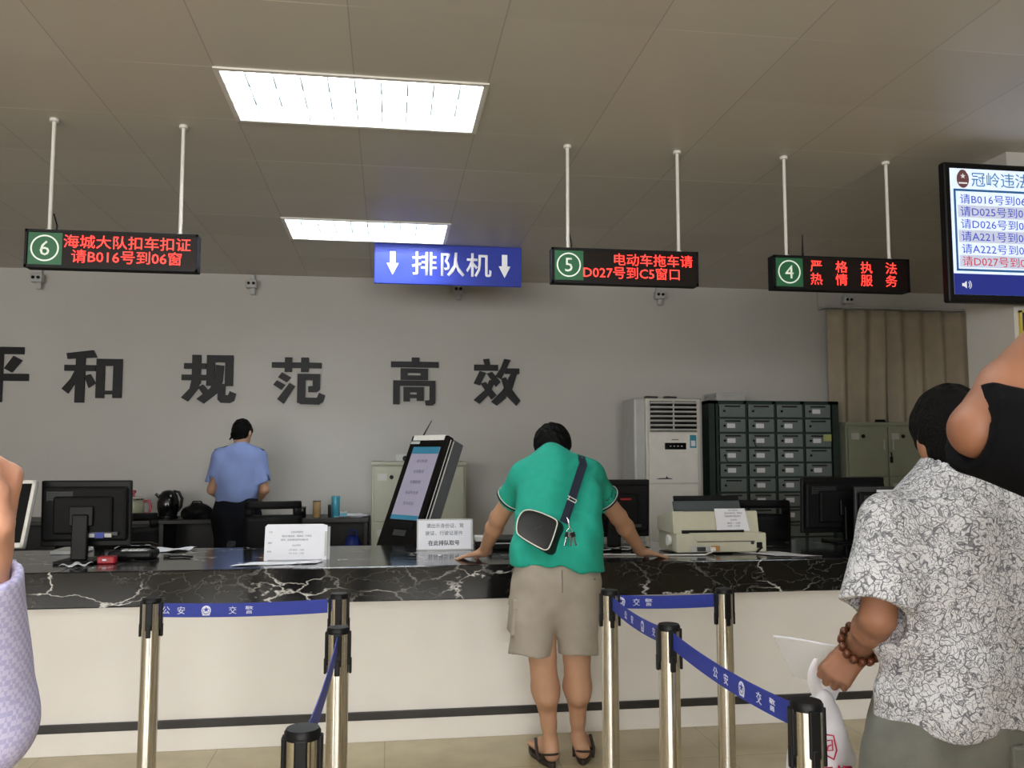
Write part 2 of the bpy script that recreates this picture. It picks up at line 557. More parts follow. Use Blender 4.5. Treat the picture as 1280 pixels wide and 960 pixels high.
class SDF:
    def __init__(s):
        s.p = []
    def cap(s, a, b, ra, rb, k=.02, sq=None, op='u'):
        a, b = np.array(a, float), np.array(b, float)
        s.p.append((op, 'cap', a, b, ra, rb, k, sq)); return s
    def chain(s, pts, rs, k=.02, sq=None, op='u'):
        for i in range(len(pts) - 1): s.cap(pts[i], pts[i + 1], rs[i], rs[i + 1], k, sq, op)
        return s
    def con(s, a, b, ra, rb, k=.02, op='u'):
        """like cap, but cut off flat at b (a sleeve or trouser leg)"""
        s.p.append((op, 'con', np.array(a, float), np.array(b, float), ra, rb, k, None)); return s
    def ell(s, c, r, rot=None, k=.02, op='u'):
        s.p.append((op, 'ell', np.array(c, float), np.array(r, float), np.eye(3) if rot is None else np.array(rot, float), k)); return s
    def plane(s, o, n):
        """cut away what lies on the side n points to"""
        n = np.array(n, float)
        s.p.append(('cut', 'plane', np.array(o, float), n / np.linalg.norm(n))); return s
    def bounds(s):
        lo, hi = np.full(3, 9e9), np.full(3, -9e9)
        for q in s.p:
            if q[0] != 'u': continue
            a, b = s.pb(q)
            lo = np.minimum(lo, a); hi = np.maximum(hi, b)
        return lo, hi
    def pb(s, q):
        if q[1] in ('cap', 'con'):
            r = max(q[4], q[5]) * (max(1, q[7][1]) if q[7] else 1)
            return np.minimum(q[2], q[3]) - r, np.maximum(q[2], q[3]) + r
        e = np.abs(q[4]) @ q[3]
        return q[2] - e, q[2] + e
    def dist(s, q, P):
        if q[1] in ('cap', 'con'):
            a, b, ra, rb, sq = q[2], q[3], q[4], q[5], q[7]
            d = P - a
            ba = b - a
            if sq:
                n = np.array(sq[0], float); n /= np.linalg.norm(n)
                f = 1 / sq[1] - 1
                d = d + (d @ n)[..., None] * n * f
                ba = ba + (ba @ n) * n * f
            t = np.clip((d @ ba) / max(ba @ ba, 1e-12), 0, 1)
            g = d - t[..., None] * ba
            r = np.sqrt((g * g).sum(-1)) - (ra + (rb - ra) * t)
            if q[1] == 'con':
                L = math.sqrt(float(ba @ ba))
                r = np.maximum(r, (d @ ba) / L - L)
            return r * (min(sq[1], 1) if sq else 1)
        if q[1] == 'ell':
            d = (P - q[2]) @ q[4]
            k0 = np.sqrt(((d / q[3]) ** 2).sum(-1))
            k1 = np.sqrt(((d / q[3] ** 2) ** 2).sum(-1)) + 1e-9
            return k0 * (k0 - 1) / k1
        return (P - q[2]) @ q[3]
    def build(s, name, m, parent, h=.006, disp=None):
        lo, hi = s.bounds()
        lo = lo - 4 * h; hi = hi + 4 * h
        n = np.ceil((hi - lo) / h).astype(int) + 1
        ax = [(lo[i] + h * np.arange(n[i])).astype(np.float32) for i in range(3)]
        F = np.full(tuple(n), 1., np.float32)
        for q in s.p:
            if q[0] == 'cut':
                o, nn = q[2], q[3]
                d = ((ax[0] - o[0]) * nn[0])[:, None, None] + ((ax[1] - o[1]) * nn[1])[None, :, None] + ((ax[2] - o[2]) * nn[2])[None, None, :]
                np.maximum(F, d, out=F)
                continue
            k = q[6] if q[1] in ('cap', 'con') else q[5]
            a, b = s.pb(q)
            pad = k + 4 * h + .01
            i0 = np.clip(np.floor((a - pad - lo) / h).astype(int), 0, n)
            i1 = np.clip(np.ceil((b + pad - lo) / h).astype(int) + 1, 0, n)
            if (i1 <= i0).any(): continue
            sl = tuple(slice(i0[i], i1[i]) for i in range(3))
            P = np.stack(np.meshgrid(*[ax[i][sl[i]] for i in range(3)], indexing='ij'), -1)
            d = s.dist(q, P)
            f = F[sl]
            if q[0] == 'u':
                hh = np.clip(.5 + .5 * (f - d) / k, 0, 1)
                F[sl] = f * (1 - hh) + d * hh - k * hh * (1 - hh)
            else:
                F[sl] = np.maximum(f, -d)
        if disp is not None:
            g = np.abs(F) < .06
            ii = np.nonzero(g)
            P = np.stack([ax[i][ii[i]] for i in range(3)], -1)
            F[ii] += disp(P).astype(np.float32)
        F[0] = F[-1] = 1; F[:, 0] = F[:, -1] = 1; F[:, :, 0] = F[:, :, -1] = 1
        co, qd = nets(F, lo, h)
        off = np.zeros(3); p = parent
        while p is not None:
            off += np.array(WL.get(p.name, (0, 0, 0))); p = p.parent
        co = co - off
        me = bpy.data.meshes.new(name)
        me.vertices.add(len(co)); me.vertices.foreach_set('co', co.ravel())
        me.loops.add(qd.size); me.loops.foreach_set('vertex_index', qd.ravel().astype(np.int32))
        me.polygons.add(len(qd)); me.polygons.foreach_set('loop_start', np.arange(0, qd.size, 4, dtype=np.int32))
        me.polygons.foreach_set('use_smooth', np.ones(len(qd), bool))
        me.update(calc_edges=True)
        me.validate()
        return link(name, me, m, parent)
    def val(s, P):
        P = np.asarray(P, float).reshape(-1, 3)
        F = np.full(len(P), 1.)
        for q in s.p:
            if q[0] == 'cut': F = np.maximum(F, s.dist(q, P)); continue
            k = q[6] if q[1] in ('cap', 'con') else q[5]
            d = s.dist(q, P)
            if q[0] == 'u':
                hh = np.clip(.5 + .5 * (F - d) / k, 0, 1)
                F = F * (1 - hh) + d * hh - k * hh * (1 - hh)
            else: F = np.maximum(F, -d)
        return F
    def surf_y(s, x, z, y0, y1):
        """first surface met going from y0 to y1 at (x, z)"""
        ys = np.linspace(y0, y1, 400)
        v = s.val(np.stack([np.full(400, x), ys, np.full(400, z)], 1))
        i = np.nonzero(v < 0)[0]
        return ys[i[0]] if len(i) else None

def folds(seed, amp, freq, stretch=(1, 1, .45)):
    rg = np.random.RandomState(seed)
    D = rg.normal(size=(7, 3)) * np.array(stretch)
    D /= np.linalg.norm(D, axis=1)[:, None]
    ph = rg.uniform(0, 6.28, 7); fr = freq * rg.uniform(.6, 1.6, 7)
    def f(P):
        w = P + .03 * np.sin(P[:, [1, 2, 0]] * 11 + ph[0])
        v = 0
        for d, p, q in zip(D, ph, fr): v = v + np.sin((w @ d) * q + p)
        return amp * v / 2.6
    return f

def nrm(v):
    v = np.array(v, float)
    return v / np.linalg.norm(v)

def hand(S, w, d, n, side, curl=(8, 14, 8), spread=.5, scale=1., thumb=(35, 10), wr=.026):
    """Palm, four jointed fingers and a thumb. d towards the fingertips, n the back of the hand; side=+1: thumb on d x n."""
    w, d = np.array(w, float), nrm(d)
    n = nrm(np.array(n, float) - d * np.dot(n, d))
    sd = np.cross(d, n) * side
    g = scale
    off = [.030, .0105, -.0100, -.029]
    kl = [.086, .089, .085, .077]
    ln = [(.040, .024, .019), (.044, .027, .020), (.041, .025, .020), (.031, .019, .017)]
    S.cap(w - d * .02 * g, w + d * .015 * g, wr * g, .026 * g, .02, sq=(n, .74))
    for i in range(4):
        kn = w + (d * kl[i] + sd * off[i]) * g
        S.cap(w + (d * .012 + sd * off[i] * .62) * g, kn, .0155 * g, .0112 * g, .013)
        dd = nrm(d + sd * off[i] * 9 * spread)
        a, p = 0., kn
        rr = [.0098, .0088, .0080, .0068] if i < 3 else [.0086, .0078, .0070, .0060]
        for j in range(3):
            a += math.radians(curl[j])
            q = p + (dd * math.cos(a) - n * math.sin(a)) * ln[i][j] * g
            S.cap(p, q, rr[j] * g, rr[j + 1] * g, .004)
            p = q
    b = w + (d * .022 + sd * .021 - n * .006) * g
    a1 = math.radians(thumb[0])
    t1 = nrm(d * math.cos(a1) + sd * math.sin(a1) - n * .25)
    k1 = b + t1 * .036 * g
    S.cap(b, k1, .0165 * g, .0122 * g, .014)
    a2 = math.radians(thumb[0] - thumb[1])
    t2 = nrm(d * math.cos(a2) + sd * math.sin(a2) - n * .35)
    k2 = k1 + t2 * .031 * g
    S.cap(k1, k2, .0112 * g, .0098 * g, .005)
    S.cap(k2, k2 + nrm(t2 - n * .2) * .024 * g, .0098 * g, .0075 * g, .004)

def head(S, c, f, u, neck, g=1., nr=.056):
    c, f = np.array(c, float), nrm(f)
    u = nrm(np.array(u, float) - f * np.dot(u, f))
    r = np.cross(f, u)
    Rm = np.stack([r, f, u], 1)
    S.ell(c + u * .022 * g, np.array((.074, .093, .100)) * g, Rm, .02)
    S.ell(c + (f * .028 - u * .055) * g, np.array((.056, .062, .062)) * g, Rm, .035)
    S.cap(c + (f * .085 + u * .005) * g, c + (f * .104 - u * .030) * g, .008 * g, .0125 * g, .012)
    for s_ in (-1, 1):
        S.ell(c + (r * .077 * s_ - f * .008 - u * .008) * g, np.array((.009, .021, .032)) * g, Rm, .008)
        S.ell(c + (r * .031 * s_ + f * .088 + u * .004) * g, np.array((.016, .012, .010)) * g, Rm, .006, op='s')
        S.cap(c + (r * .012 * s_ + f * .088 + u * .022) * g, c + (r * .045 * s_ + f * .076 + u * .022) * g, .006 * g, .005 * g, .01)
    S.cap(c + (r * -.018 + f * .083 - u * .060) * g, c + (r * .018 + f * .083 - u * .060) * g, .008 * g, .008 * g, .008)
    S.cap(c - (u * .045 + f * .022) * g, neck, nr * g, (nr + .004) * g, .03)
    return c, Rm

def face_bits(c, Rm, parent, g=1.):
    """eyeballs and lips as children of the body"""
    for s_ in (-1, 1):
        e = c + Rm @ np.array((.031 * s_, .078, .004)) * g
        E = B(); bmesh.ops.create_uvsphere(E.bm, u_segments=14, v_segments=10, radius=.0115 * g)
        ob = E.build('eye', M_EYE, parent, True, M=Matrix.Translation(e))
        E = B(); bmesh.ops.create_uvsphere(E.bm, u_segments=10, v_segments=8, radius=.0055 * g)
        E.build('iris', M_IRIS, ob, True, M=Matrix.Translation(e + Rm @ np.array((0, .0078, 0)) * g))
    B().tube([c + Rm @ np.array((x, .0905 - abs(x) * .35, -.060)) * g for x in (-.02, -.01, 0, .01, .02)], .0042 * g, 8).build('lips', M_LIP, parent, True)

def hair_of(c, Rm, parent, g=1., tilt=.78, base=-.022, rad=(.083, .101, .101), extra=None, h=.005, amp=.0025):
    S = SDF()
    S.ell(c + Rm @ np.array((0, -.005, .032)) * g, np.array(rad) * g, Rm, .01)
    S.ell(c + Rm @ np.array((0, -.045, -.02)) * g, np.array((.066, .052, .07)) * g, Rm, .03)
    n = Rm @ np.array((0, tilt, -1.))
    S.plane(c + Rm @ np.array((0, 0, base)) * g, n)
    if extra: extra(S)
    return S.build('hair', M_HAIR, parent, h, folds(3, amp, 120, (1, 1, 1)))

# ================================================================== ROOM
XL, XR, YF, YB, ZC = -6.2, 7.2, -4.5, 8.2, 3.10
struct(B().box(XL - .1, XR + .1, YF - .1, YB + .1, -.1, 0).build('floor', M_FLOOR))
struct(B().box(XL, XR, 5.15, YB, 0, .10).build('floor_office', M_FLOOR))
struct(B().box(XL - .1, XR + .1, YB, YB + .12, 0, ZC + .3).build('wall_back', M_WALL))
struct(B().box(XL - .12, XL, YF - .1, YB, 0, ZC + .3).build('wall_left', M_WALL))
struct(B().box(XR, XR + .12, YF - .1, YB, 0, ZC + .3).build('wall_right', M_WALL))
w = B().box(XL, XR, YF - .1, YF, 0, .8).box(XL, XR, YF - .1, YF, 2.7, ZC + .3)
ed = [XL] + [x for a in WIN for x in a] + [XR]
for a, b in zip(ed[::2], ed[1::2]): w.box(a, b, YF - .1, YF, .8, 2.7)
struct(w.build('wall_front', M_WALL))
for i, (a, b) in enumerate(WIN):
    f = B().box(a, a + .06, YF - .08, YF - .02, .8, 2.7).box(b - .06, b, YF - .08, YF - .02, .8, 2.7).box(a, b, YF - .08, YF - .02, .8, .86).box(a, b, YF - .08, YF - .02, 2.64, 2.7)
    f.box((a + b) / 2 - .03, (a + b) / 2 + .03, YF - .08, YF - .02, .8, 2.7)
    struct(f.build('window_%d' % (i + 1), M_WHITE))
# ceiling: 0.6 m metal panels, left open above the light troffers
TROF = [(-.77, 3.755), (-.77, 6.155), (-.77, 1.355), (-.77, -1.045), (-4.37, 1.355), (2.83, 1.355), (-4.37, -1.045), (2.83, -1.045)]
holes = set()
for x, y in TROF:
    for a in (0, 1): holes.add((round((x + .77) / .6) + a, round((y - 3.755) / .6)))
cb = bmesh.new()
vs = {}
def cv(i, j):
    if (i, j) not in vs: vs[i, j] = cb.verts.new((min(max(-.77 + .6 * i, XL), XR), min(max(3.755 + .6 * j, YF), YB), ZC))
    return vs[i, j]
for i in range(-10, 14):
    for j in range(-14, 8):
        if (i, j) in holes: continue
        q = (cv(i, j), cv(i, j + 1), cv(i + 1, j + 1), cv(i + 1, j))
        cb.faces.new(q)
bmesh.ops.dissolve_degenerate(cb, edges=cb.edges[:], dist=1e-4)
me = bpy.data.meshes.new('ceiling'); cb.to_mesh(me); cb.free()
struct(link('ceiling', me, M_CEIL))
struct(B().box(XL, XR, YF, YB, ZC + .2, ZC + .3).build('ceiling_slab', M_WALL))
struct(B().box(3.387, 3.95, 4.22, 4.61, 0, ZC).build('column', M_WALL))
struct(B().box(4.35, 6.0, YB - .03, YB, 2.93, ZC).build('trim_1', M_WALL))

# ------------------------------------------------------------------ ceiling lights
def troffer_light():
    M_TUBE = mat('fluorescent_tube', 'ffffff', .4, emit=(.93, .98, 1.0), es=TROFFER)
    M_REFL = mat('troffer_reflector', 'e8ebec', .3, var=.01)
    M_BLADE = mat('louvre_blade', '8d9498', .35, var=.02)
    t = thing('ceiling_light', 'x', 'ceiling light', (-.77, 3.755, ZC))
    h = B().box(0, 1.2, 0, .6, .125, .135).box(0, .012, 0, .6, .0, .13).box(1.188, 1.2, 0, .6, .0, .13).box(0, 1.2, 0, .012, .0, .13).box(0, 1.2, .588, .6, .0, .13)
    h.build('housing', M_REFL, t, local=True)
    f = B().box(-.006, 1.206, -.006, .018, -.008, 0).box(-.006, 1.206, .582, .606, -.008, 0).box(-.006, .018, -.006, .606, -.008, 0).box(1.182, 1.206, -.006, .606, -.008, 0)
    f.build('frame', M_WHITE, t, local=True)
    for y in (.11, .3, .49):
        B().cyl((.03, y, .085), (1.17, y, .085), .016, n=12).build('tube', M_TUBE, t, True, local=True)
    l = B()
    for k in range(1, 10): l.box(.12 * k - .0025, .12 * k + .0025, .012, .588, .004, .06)
    for y in (.2, .4): l.box(.012, 1.188, y - .003, y + .003, .004, .06)
    l.build('louvre', M_BLADE, t, local=True)
    return t
L0 = troffer_light()
LT = ['large bright recessed ceiling light above the counter, nearest one in the photo', 'smaller looking recessed ceiling light behind the blue arrow sign']
for i, (x, y) in enumerate(TROF):
    o = L0 if i == 0 else dup(L0, (x, y, ZC))
    o['label'] = LT[i] if i < 2 else 'recessed louvred ceiling light above the waiting area behind the viewer'
    o['group'] = 'recessed ceiling lights' if i < 2 else 'recessed lights over the waiting area'

# ------------------------------------------------------------------ characters on the back wall (strokes drawn one by one)
def rect(a, b, c, d): return [(a, b), (c, b), (c, d), (a, d)]
CH = {
 'level': (3.048, -14.0, 228, -3.447, [rect(-112, 18, 75, 45), [(40, 52), (70, 68), (35, 115), (8, 100)], [(-72, 52), (-102, 68), (-67, 115), (-40, 100)], rect(-132, 120, 95, 147), rect(-30, 40, 3, 228)]),
 'and': (3.048, 256, 225, -2.881, [[(258, 35), (355, 22), (368, 50), (262, 57)], rect(252, 80, 365, 103), rect(293, 40, 326, 225), [(292, 98), (308, 122), (268, 190), (245, 172), (275, 135)], [(326, 122), (346, 115), (366, 150), (342, 168)], rect(368, 55, 398, 207), rect(430, 55, 462, 206), rect(390, 55, 440, 82), rect(390, 178, 440, 192)]),
 'rule': (3.048, 698, 228, -1.877, [rect(735, 37, 768, 150), rect(705, 70, 787, 92), rect(697, 115, 790, 137), [(735, 135), (768, 140), (758, 172), (722, 220), (697, 205), (728, 170)], [(760, 165), (778, 153), (802, 180), (784, 200)], rect(790, 37, 820, 158), rect(800, 37, 890, 65), rect(860, 37, 890, 158), [(824, 75), (855, 78), (851, 140), (836, 182), (782, 228), (755, 210), (806, 167), (823, 130)], [(834, 150), (862, 150), (862, 194), (874, 194), (880, 178), (903, 188), (896, 216), (880, 225), (846, 224), (834, 212)]]),
 'norm': (3.048, 1042, 232, -1.068, [rect(1037, 65, 1230, 87), rect(1087, 45, 1115, 103), rect(1150, 45, 1180, 103), [(1077, 105), (1112, 125), (1095, 145), (1062, 125)], [(1058, 137), (1090, 155), (1075, 175), (1044, 155)], [(1107, 147), (1128, 160), (1085, 230), (1060, 212)], rect(1137, 110, 1168, 226), rect(1150, 110, 1225, 135), [(1197, 120), (1225, 120), (1225, 172), (1212, 183), (1180, 183), (1180, 160), (1197, 158)], [(1140, 205), (1214, 205), (1222, 185), (1246, 195), (1239, 220), (1222, 233), (1150, 231), (1138, 222)]]),
 'high': (3.84, 190, 912, .026, [rect(288, 672, 327, 705), rect(185, 693, 423, 722), rect(233, 727, 268, 785), rect(333, 727, 370, 785), rect(250, 727, 350, 750), rect(250, 762, 350, 785), rect(197, 788, 408, 815), rect(197, 800, 230, 908), [(378, 800), (408, 800), (408, 900), (395, 912), (360, 912), (355, 888), (378, 885)], rect(248, 820, 281, 893), rect(314, 820, 350, 890), rect(260, 820, 340, 847), rect(260, 858, 340, 876)]),
 'effect': (3.84, 582, 912, .805, [[(630, 675), (660, 672), (667, 710), (640, 712)], rect(584, 703, 706, 733), [(612, 735), (645, 745), (614, 808), (582, 798)], [(650, 748), (674, 738), (718, 790), (695, 815)], [(662, 780), (690, 790), (664, 850), (612, 902), (582, 882), (642, 828)], [(618, 800), (642, 790), (698, 858), (672, 880)], [(738, 672), (770, 677), (750, 722), (722, 775), (692, 760), (720, 718)], rect(742, 720, 815, 748), [(774, 740), (805, 740), (780, 822), (742, 875), (700, 910), (672, 890), (730, 830)], [(722, 772), (746, 765), (770, 818), (820, 885), (800, 910), (748, 858)]]),
}
LBL = {'level': 'black raised wall character cut off by the left edge of the photo', 'and': 'black raised wall character above the black monitor, second from the left', 'rule': 'black raised wall character just above the officer in blue, third from left',
       'norm': 'black raised wall character fourth from left, with a grass-like top stroke', 'high': 'black raised wall character shaped like a tall tower, second from right', 'effect': 'black raised wall character farthest right, above the man in teal'}
M_LETTER = mat('letter_black', '0e0e12', .5, var=.05, spec=.3)
for k, (zs, ox, oy, X0, polys) in CH.items():
    b = B()
    sc = .00715 / zs * (1.0 if zs < 3.5 else 1.02)
    for i, pl in enumerate(polys):
        b.prism([((x - ox) * sc, (oy - y) * sc) for x, y in pl][::-1], (X0, YB - .031 - i * .0002, 1.885), X3, Z3, -.03 )
    t = b.build('wall_character', M_LETTER)
    props(t, LBL[k], 'wall letter', 'black characters on the back wall')

# ------------------------------------------------------------------ twin-lens sensors along the top of the back wall
def sensor():
    t = thing('wall_sensor', 'x', 'sensor', (0, YB, 3.0))
    B().box(-.02, .02, -.05, 0, -.02, .09, .004).build('bracket', M_LGREY, t, local=True)
    hd = B().box(-.05, .05, -.12, -.04, -.045, .035, .012).build('housing', M_LGREY, t, local=True)
    for s_ in (-1, 1): B().cyl((s_ * .022, -.119, -.004), (s_ * .022, -.128, -.004), .014).build('lens', M_GLOSSB, t, local=True)
    B().box(-.012, .03, -.08, -.05, -.10, -.04, .004).build('mount', M_LGREY, t, local=True)
    return t
SN = sensor()
for i, (x, l) in enumerate([(-3.13, 'small grey twin-lens sensor at wall top under the number 6 sign'), (-1.27, 'small grey twin-lens sensor at wall top above the third character'), (.646, 'small grey twin-lens sensor below the blue arrow sign'), (2.646, 'small grey twin-lens sensor below the number 5 sign'), (4.64, 'small grey twin-lens sensor at wall top by the curtain')]):
    o = SN if i == 0 else dup(SN)
    o.location = (x, YB, 3.0); o['label'] = l; o['group'] = 'sensors along the wall top'
WL[SN.name] = SN.location.copy()

# ------------------------------------------------------------------ curtain and rail
def curtain(x0, x1, name, label, seed, gather):
    t = thing(name, label, 'curtain', ((x0 + x1) / 2, 8.08, 1.0), group='curtains at the back right window')
    rg = random.Random(seed)
    n, mrows = 110, 26
    ph = [rg.uniform(0, 6.28) for _ in range(4)]
    g = []
    for i in range(n + 1):
        u = i / n
        row = []
        for j in range(mrows + 1):
            v = j / mrows
            z = .35 + (2.885 - .35) * v
            cx = x0 + (x1 - x0) * u
            cx += gather * (1 - v) * (u - .5) * 1.0 * math.sin(v * 2.2)
            wob = .060 * math.sin(u * (x1 - x0) * 27 + ph[0] + .8 * math.sin(v * 3 + ph[1])) + .018 * math.sin(u * (x1 - x0) * 17 + ph[2] + 1.1 * v)
            wob *= (.55 + .75 * (1 - v))
            row.append((cx, 8.08 + wob, z))
        g.append(row)
    B().sheet(g, .006).build('cloth', M_CURT, t, 'all')
    for i in range(int((x1 - x0) / .11)):
        B().tube([(x0 + .05 + i * .11, 8.08 + .02 * math.cos(a), 2.905 + .018 * math.sin(a)) for a in [6.2832 * q / 10 for q in range(10)]], .002, 6, closed=True).build('curtain_ring', M_LGREY, t)
curtain(4.40, 5.02, 'curtain', 'greyish left curtain panel hanging slanted above the file cabinet', 4, -.06)
curtain(5.05, 6.05, 'curtain', 'beige pleated right curtain panel next to the column', 9, .0)
t = B().tube([(4.36, 8.08, 2.915), (6.1, 8.08, 2.915)], .012).box(4.355, 4.375, 8.06, YB, 2.90, 2.93).box(5.9, 5.92, 8.06, YB, 2.90, 2.93).build('curtain_rail', M_LGREY)
props(t, 'thin curtain rail on the back wall above the curtains', 'curtain rail')

# ------------------------------------------------------------------ service counter
cn = thing('service_counter', 'long white service counter with a thick black marble top', 'counter', (0, 4.9, 0))
CX0, CX1 = -5.6, 3.38
b = B().box(CX0, CX1, 4.45, 4.53, .0, .69)
for x in (-4.6, -2.8, -.9, 1.2, 3.0): b.box(x, x + .05, 4.53, 5.10, 0, .70)
b.build('front_panel', M_PANEL, cn)
B().box(CX0, CX1, 4.40, 5.42, .69, .862, .006).build('marble_top', M_MARBLE, cn)
B().box(CX0, CX1, 4.436, 4.452, .105, .145, .003).build('black_strip', mat('strip_black', '2a2725', .5, var=.2), cn)
B().box(CX0, CX1, 4.44, 4.452, .0, .105, .002).build('skirting', M_PANEL, cn)

# ------------------------------------------------------------------ LED window signs
def led_sign(cx, num, lines, label, cable=False):
    t = thing('led_sign', label, 'sign', (cx, 4.47, 2.43), group='numbered LED window signs')
    h = B().box(cx - .4075, cx + .4075, 4.44, 4.51, 2.335, 2.525, .004)
    h.build('housing', M_MBLACK, t)
    fr = B().box(cx - .4075, cx + .4075, 4.432, 4.445, 2.512, 2.525).box(cx - .4075, cx + .4075, 4.432, 4.445, 2.335, 2.348).box(cx - .4075, cx - .396, 4.432, 4.445, 2.335, 2.525).box(cx + .396, cx + .4075, 4.432, 4.445, 2.335, 2.525)
    fr.build('frame', M_BLACK, t)
    B().box(cx - .235, cx + .396, 4.4365, 4.441, 2.348, 2.512).build('led_panel', M_LEDBG, t)
    g = B().box(cx - .392, cx - .235, 4.4355, 4.441, 2.35, 2.51).build('number_plate', M_GREEN, t)
    c = (cx - .315, 4.4352, 2.432)
    rr = B()
    n = 40
    ang = [2 * math.pi * i / n for i in range(n + 1)]
    for a, a2 in zip(ang, ang[1:]):
        rr.prism([(.066 * math.cos(a), .066 * math.sin(a)), (.066 * math.cos(a2), .066 * math.sin(a2)), (.0585 * math.cos(a2), .0585 * math.sin(a2)), (.0585 * math.cos(a), .0585 * math.sin(a))], c, X3, Z3, .001)
    rr.text(num, (c[0], c[1], c[2] - .037), X3, Z3, h=.074, bold=.001, align='C')
    rr.build('number', M_GREENW, g)
    tx = B()
    for body, x, z, w_, al in lines:
        tx.text(body, (cx + x, 4.4355, 2.43 + z), X3, Z3, w=w_, h=.066, align=al, depth=.0008, bold=0)
    tx.build('lettering', M_LEDR, t)
    for dx in (-.311, .311):
        p = B().cyl((cx + dx, 4.475, 2.52), (cx + dx, 4.475, 3.10), .0095, n=12)
        p.cyl((cx + dx, 4.475, 3.085), (cx + dx, 4.475, 3.10), .022, n=16).cyl((cx + dx, 4.475, 2.522), (cx + dx, 4.475, 2.534), .018, n=16)
        p.build('hanger_rod', M_WHITE, t, True)
    B().tube([(cx - .29, 4.50, 2.52), (cx - .285, 4.50, 2.56), (cx - .30, 4.49, 2.62)], .004, 6).build('power_cable', M_BLACK, t, True)
    if cable: B().tube([(cx - .205, 4.49, 2.525), (cx - .205, 4.49, 2.56), (cx - .204, 4.49, 2.66)], [.008, .005, .003], 8).build('antenna', M_BLACK, t, True)
led_sign(-1.368, '6', [('海城大队扣车扣证', -.228, .007, .60, 'L'), ('请B016号到06窗', -.19, -.066, .52, 'L')], 'red LED sign with circled 6, hanging farthest left')
led_sign(1.26, '5', [('电动车拖车请', -.065, .007, .44, 'L'), ('D027号到C5窗口', -.235, -.066, .535, 'L')], 'red LED sign with circled 5, hanging right of the blue arrow sign')
led_sign(2.51, '4', [('严　格　执　法', -.19, .007, .52, 'L'), ('热　情　服　务', -.19, -.066, .52, 'L')], 'red LED sign with circled 4, hanging left of the television', True)

# blue queue machine sign below the ceiling
t = thing('arrow_sign', 'blue sign with white characters and two down arrows', 'sign', (.465, 6.80, 3.1))
B().box(-.125, 1.055, 6.80, 6.83, 2.775, 3.098, .004).build('board', M_SIGNB, t)
arrow = [(-.022, .095), (.022, .095), (.022, .0), (.048, .0), (0, -.095), (-.048, .0), (-.022, .0)]
for x in (.018, .917): B().prism(arrow[::-1], (x, 6.7985, 2.94), X3, Z3, -.002).build('arrow', M_SIGNW, t)
B().text('排队机', (.17, 6.7985, 2.845), X3, Z3, w=.64, h=.195, bold=.012, depth=.002, spacing=1.08).build('lettering', M_SIGNW, t)

# ------------------------------------------------------------------ television on the column
t = thing('television', 'black wall-mounted television showing the queue number list', 'television', (3.6, 4.15, 2.6))
TX0, TX1, TZ0, TZ1, TY = 2.916, 4.22, 2.222, 2.982, 4.10
B().box(TX0, TX1, TY, TY + .05, TZ0, TZ1, .012).box(3.3, 3.85, TY + .05, TY + .075, 2.4, 2.8, .004).build('casing', M_BLACK, t)
B().box(3.40, 3.8, TY + .07, 4.22, 2.45, 2.75).build('wall_mount', M_DGREY, t)
M_SCR = mat('screen_pale', 'dfe8f2', .3, emit=(.50, .62, .80), es=.85)
M_SCR2 = mat('screen_row', 'bfc4d4', .3, emit=(.34, .37, .50), es=.85)
M_SCRN = mat('screen_navy', '10185c', .3, emit=(.015, .025, .17), es=1.0)
M_SCRF = mat('screen_frame_teal', '17406a', .3, emit=(.02, .08, .19), es=1.0)
M_TXB = mat('screen_text_blue', '2a3ca0', .4, emit=(.045, .06, .36), es=1.0)
M_TXT = mat('screen_text_teal', '2a5a86', .4, emit=(.05, .15, .30), es=1.0)
M_TXR = mat('screen_text_red', '9c2c38', .4, emit=(.36, .04, .06), es=1.0)
SX0, SX1, SZ0, SZ1 = TX0 + .035, TX1 - .035, TZ0 + .042, TZ1 - .035
yy = TY - .0006
scr = B().box(SX0, SX1, yy, TY + .001, SZ0, SZ1).build('screen', M_SCR, t)
B().box(SX0, SX1, yy - .0008, yy, SZ0, SZ0 + .112).build('footer_bar', M_SCRN, scr)
fr = B()
fx0, fx1, fz0, fz1 = SX0 + .018, SX1 - .018, SZ0 + .126, SZ1 - .112
for q in ((fx0, fx1, fz0, fz0 + .012), (fx0, fx1, fz1 - .012, fz1), (fx0, fx0 + .012, fz0, fz1), (fx1 - .012, fx1, fz0, fz1)):
    fr.box(q[0], q[1], yy - .0012, yy, q[2], q[3])
fr.build('list_frame', M_SCRF, scr)
rows = ['请B016号到06窗口', '请D025号到05窗口', '请D026号到05窗口', '请A221号到07窗口', '请A222号到07窗口', '请D027号到05窗口']
rh = (fz1 - fz0 - .04) / 6
st = B()
for i in (1, 3, 5): st.box(fx0 + .02, fx1 - .02, yy - .0008, yy, fz1 - .02 - (i + 1) * rh, fz1 - .02 - i * rh)
st.build('row_stripe', M_SCR2, scr)
tb, tr = B(), B()
for i, r_ in enumerate(rows):
    (tr if i == 5 else tb).text(r_, (fx0 + .035, yy - .001, fz1 - .02 - (i + .90) * rh), X3, Z3, h=rh * .80, wscale=1.12, depth=.0006, bold=.002)
tb.build('list_text', M_TXB, scr); tr.build('list_text_red', M_TXR, scr)
B().text('冠岭违法处理中心', (SX0 + .125, yy - .001, SZ1 - .096), X3, Z3, h=.080, depth=.0006, bold=.002).build('title_text', M_TXT, scr)
e = B()
for r0, zz in ((.045, 0),):
    e.prism([(.036 * math.cos(a), .048 * math.sin(a) + (.004 if math.sin(a) > .8 else 0)) for a in [2 * math.pi * i / 28 for i in range(28)]], (SX0 + .075, yy - .001, SZ1 - .058), X3, Z3, .0006)
eb = e.build('badge', mat('badge_dark_red', '4a2a2a', .4, emit=(.09, .04, .04), es=1.), scr)
e = B()
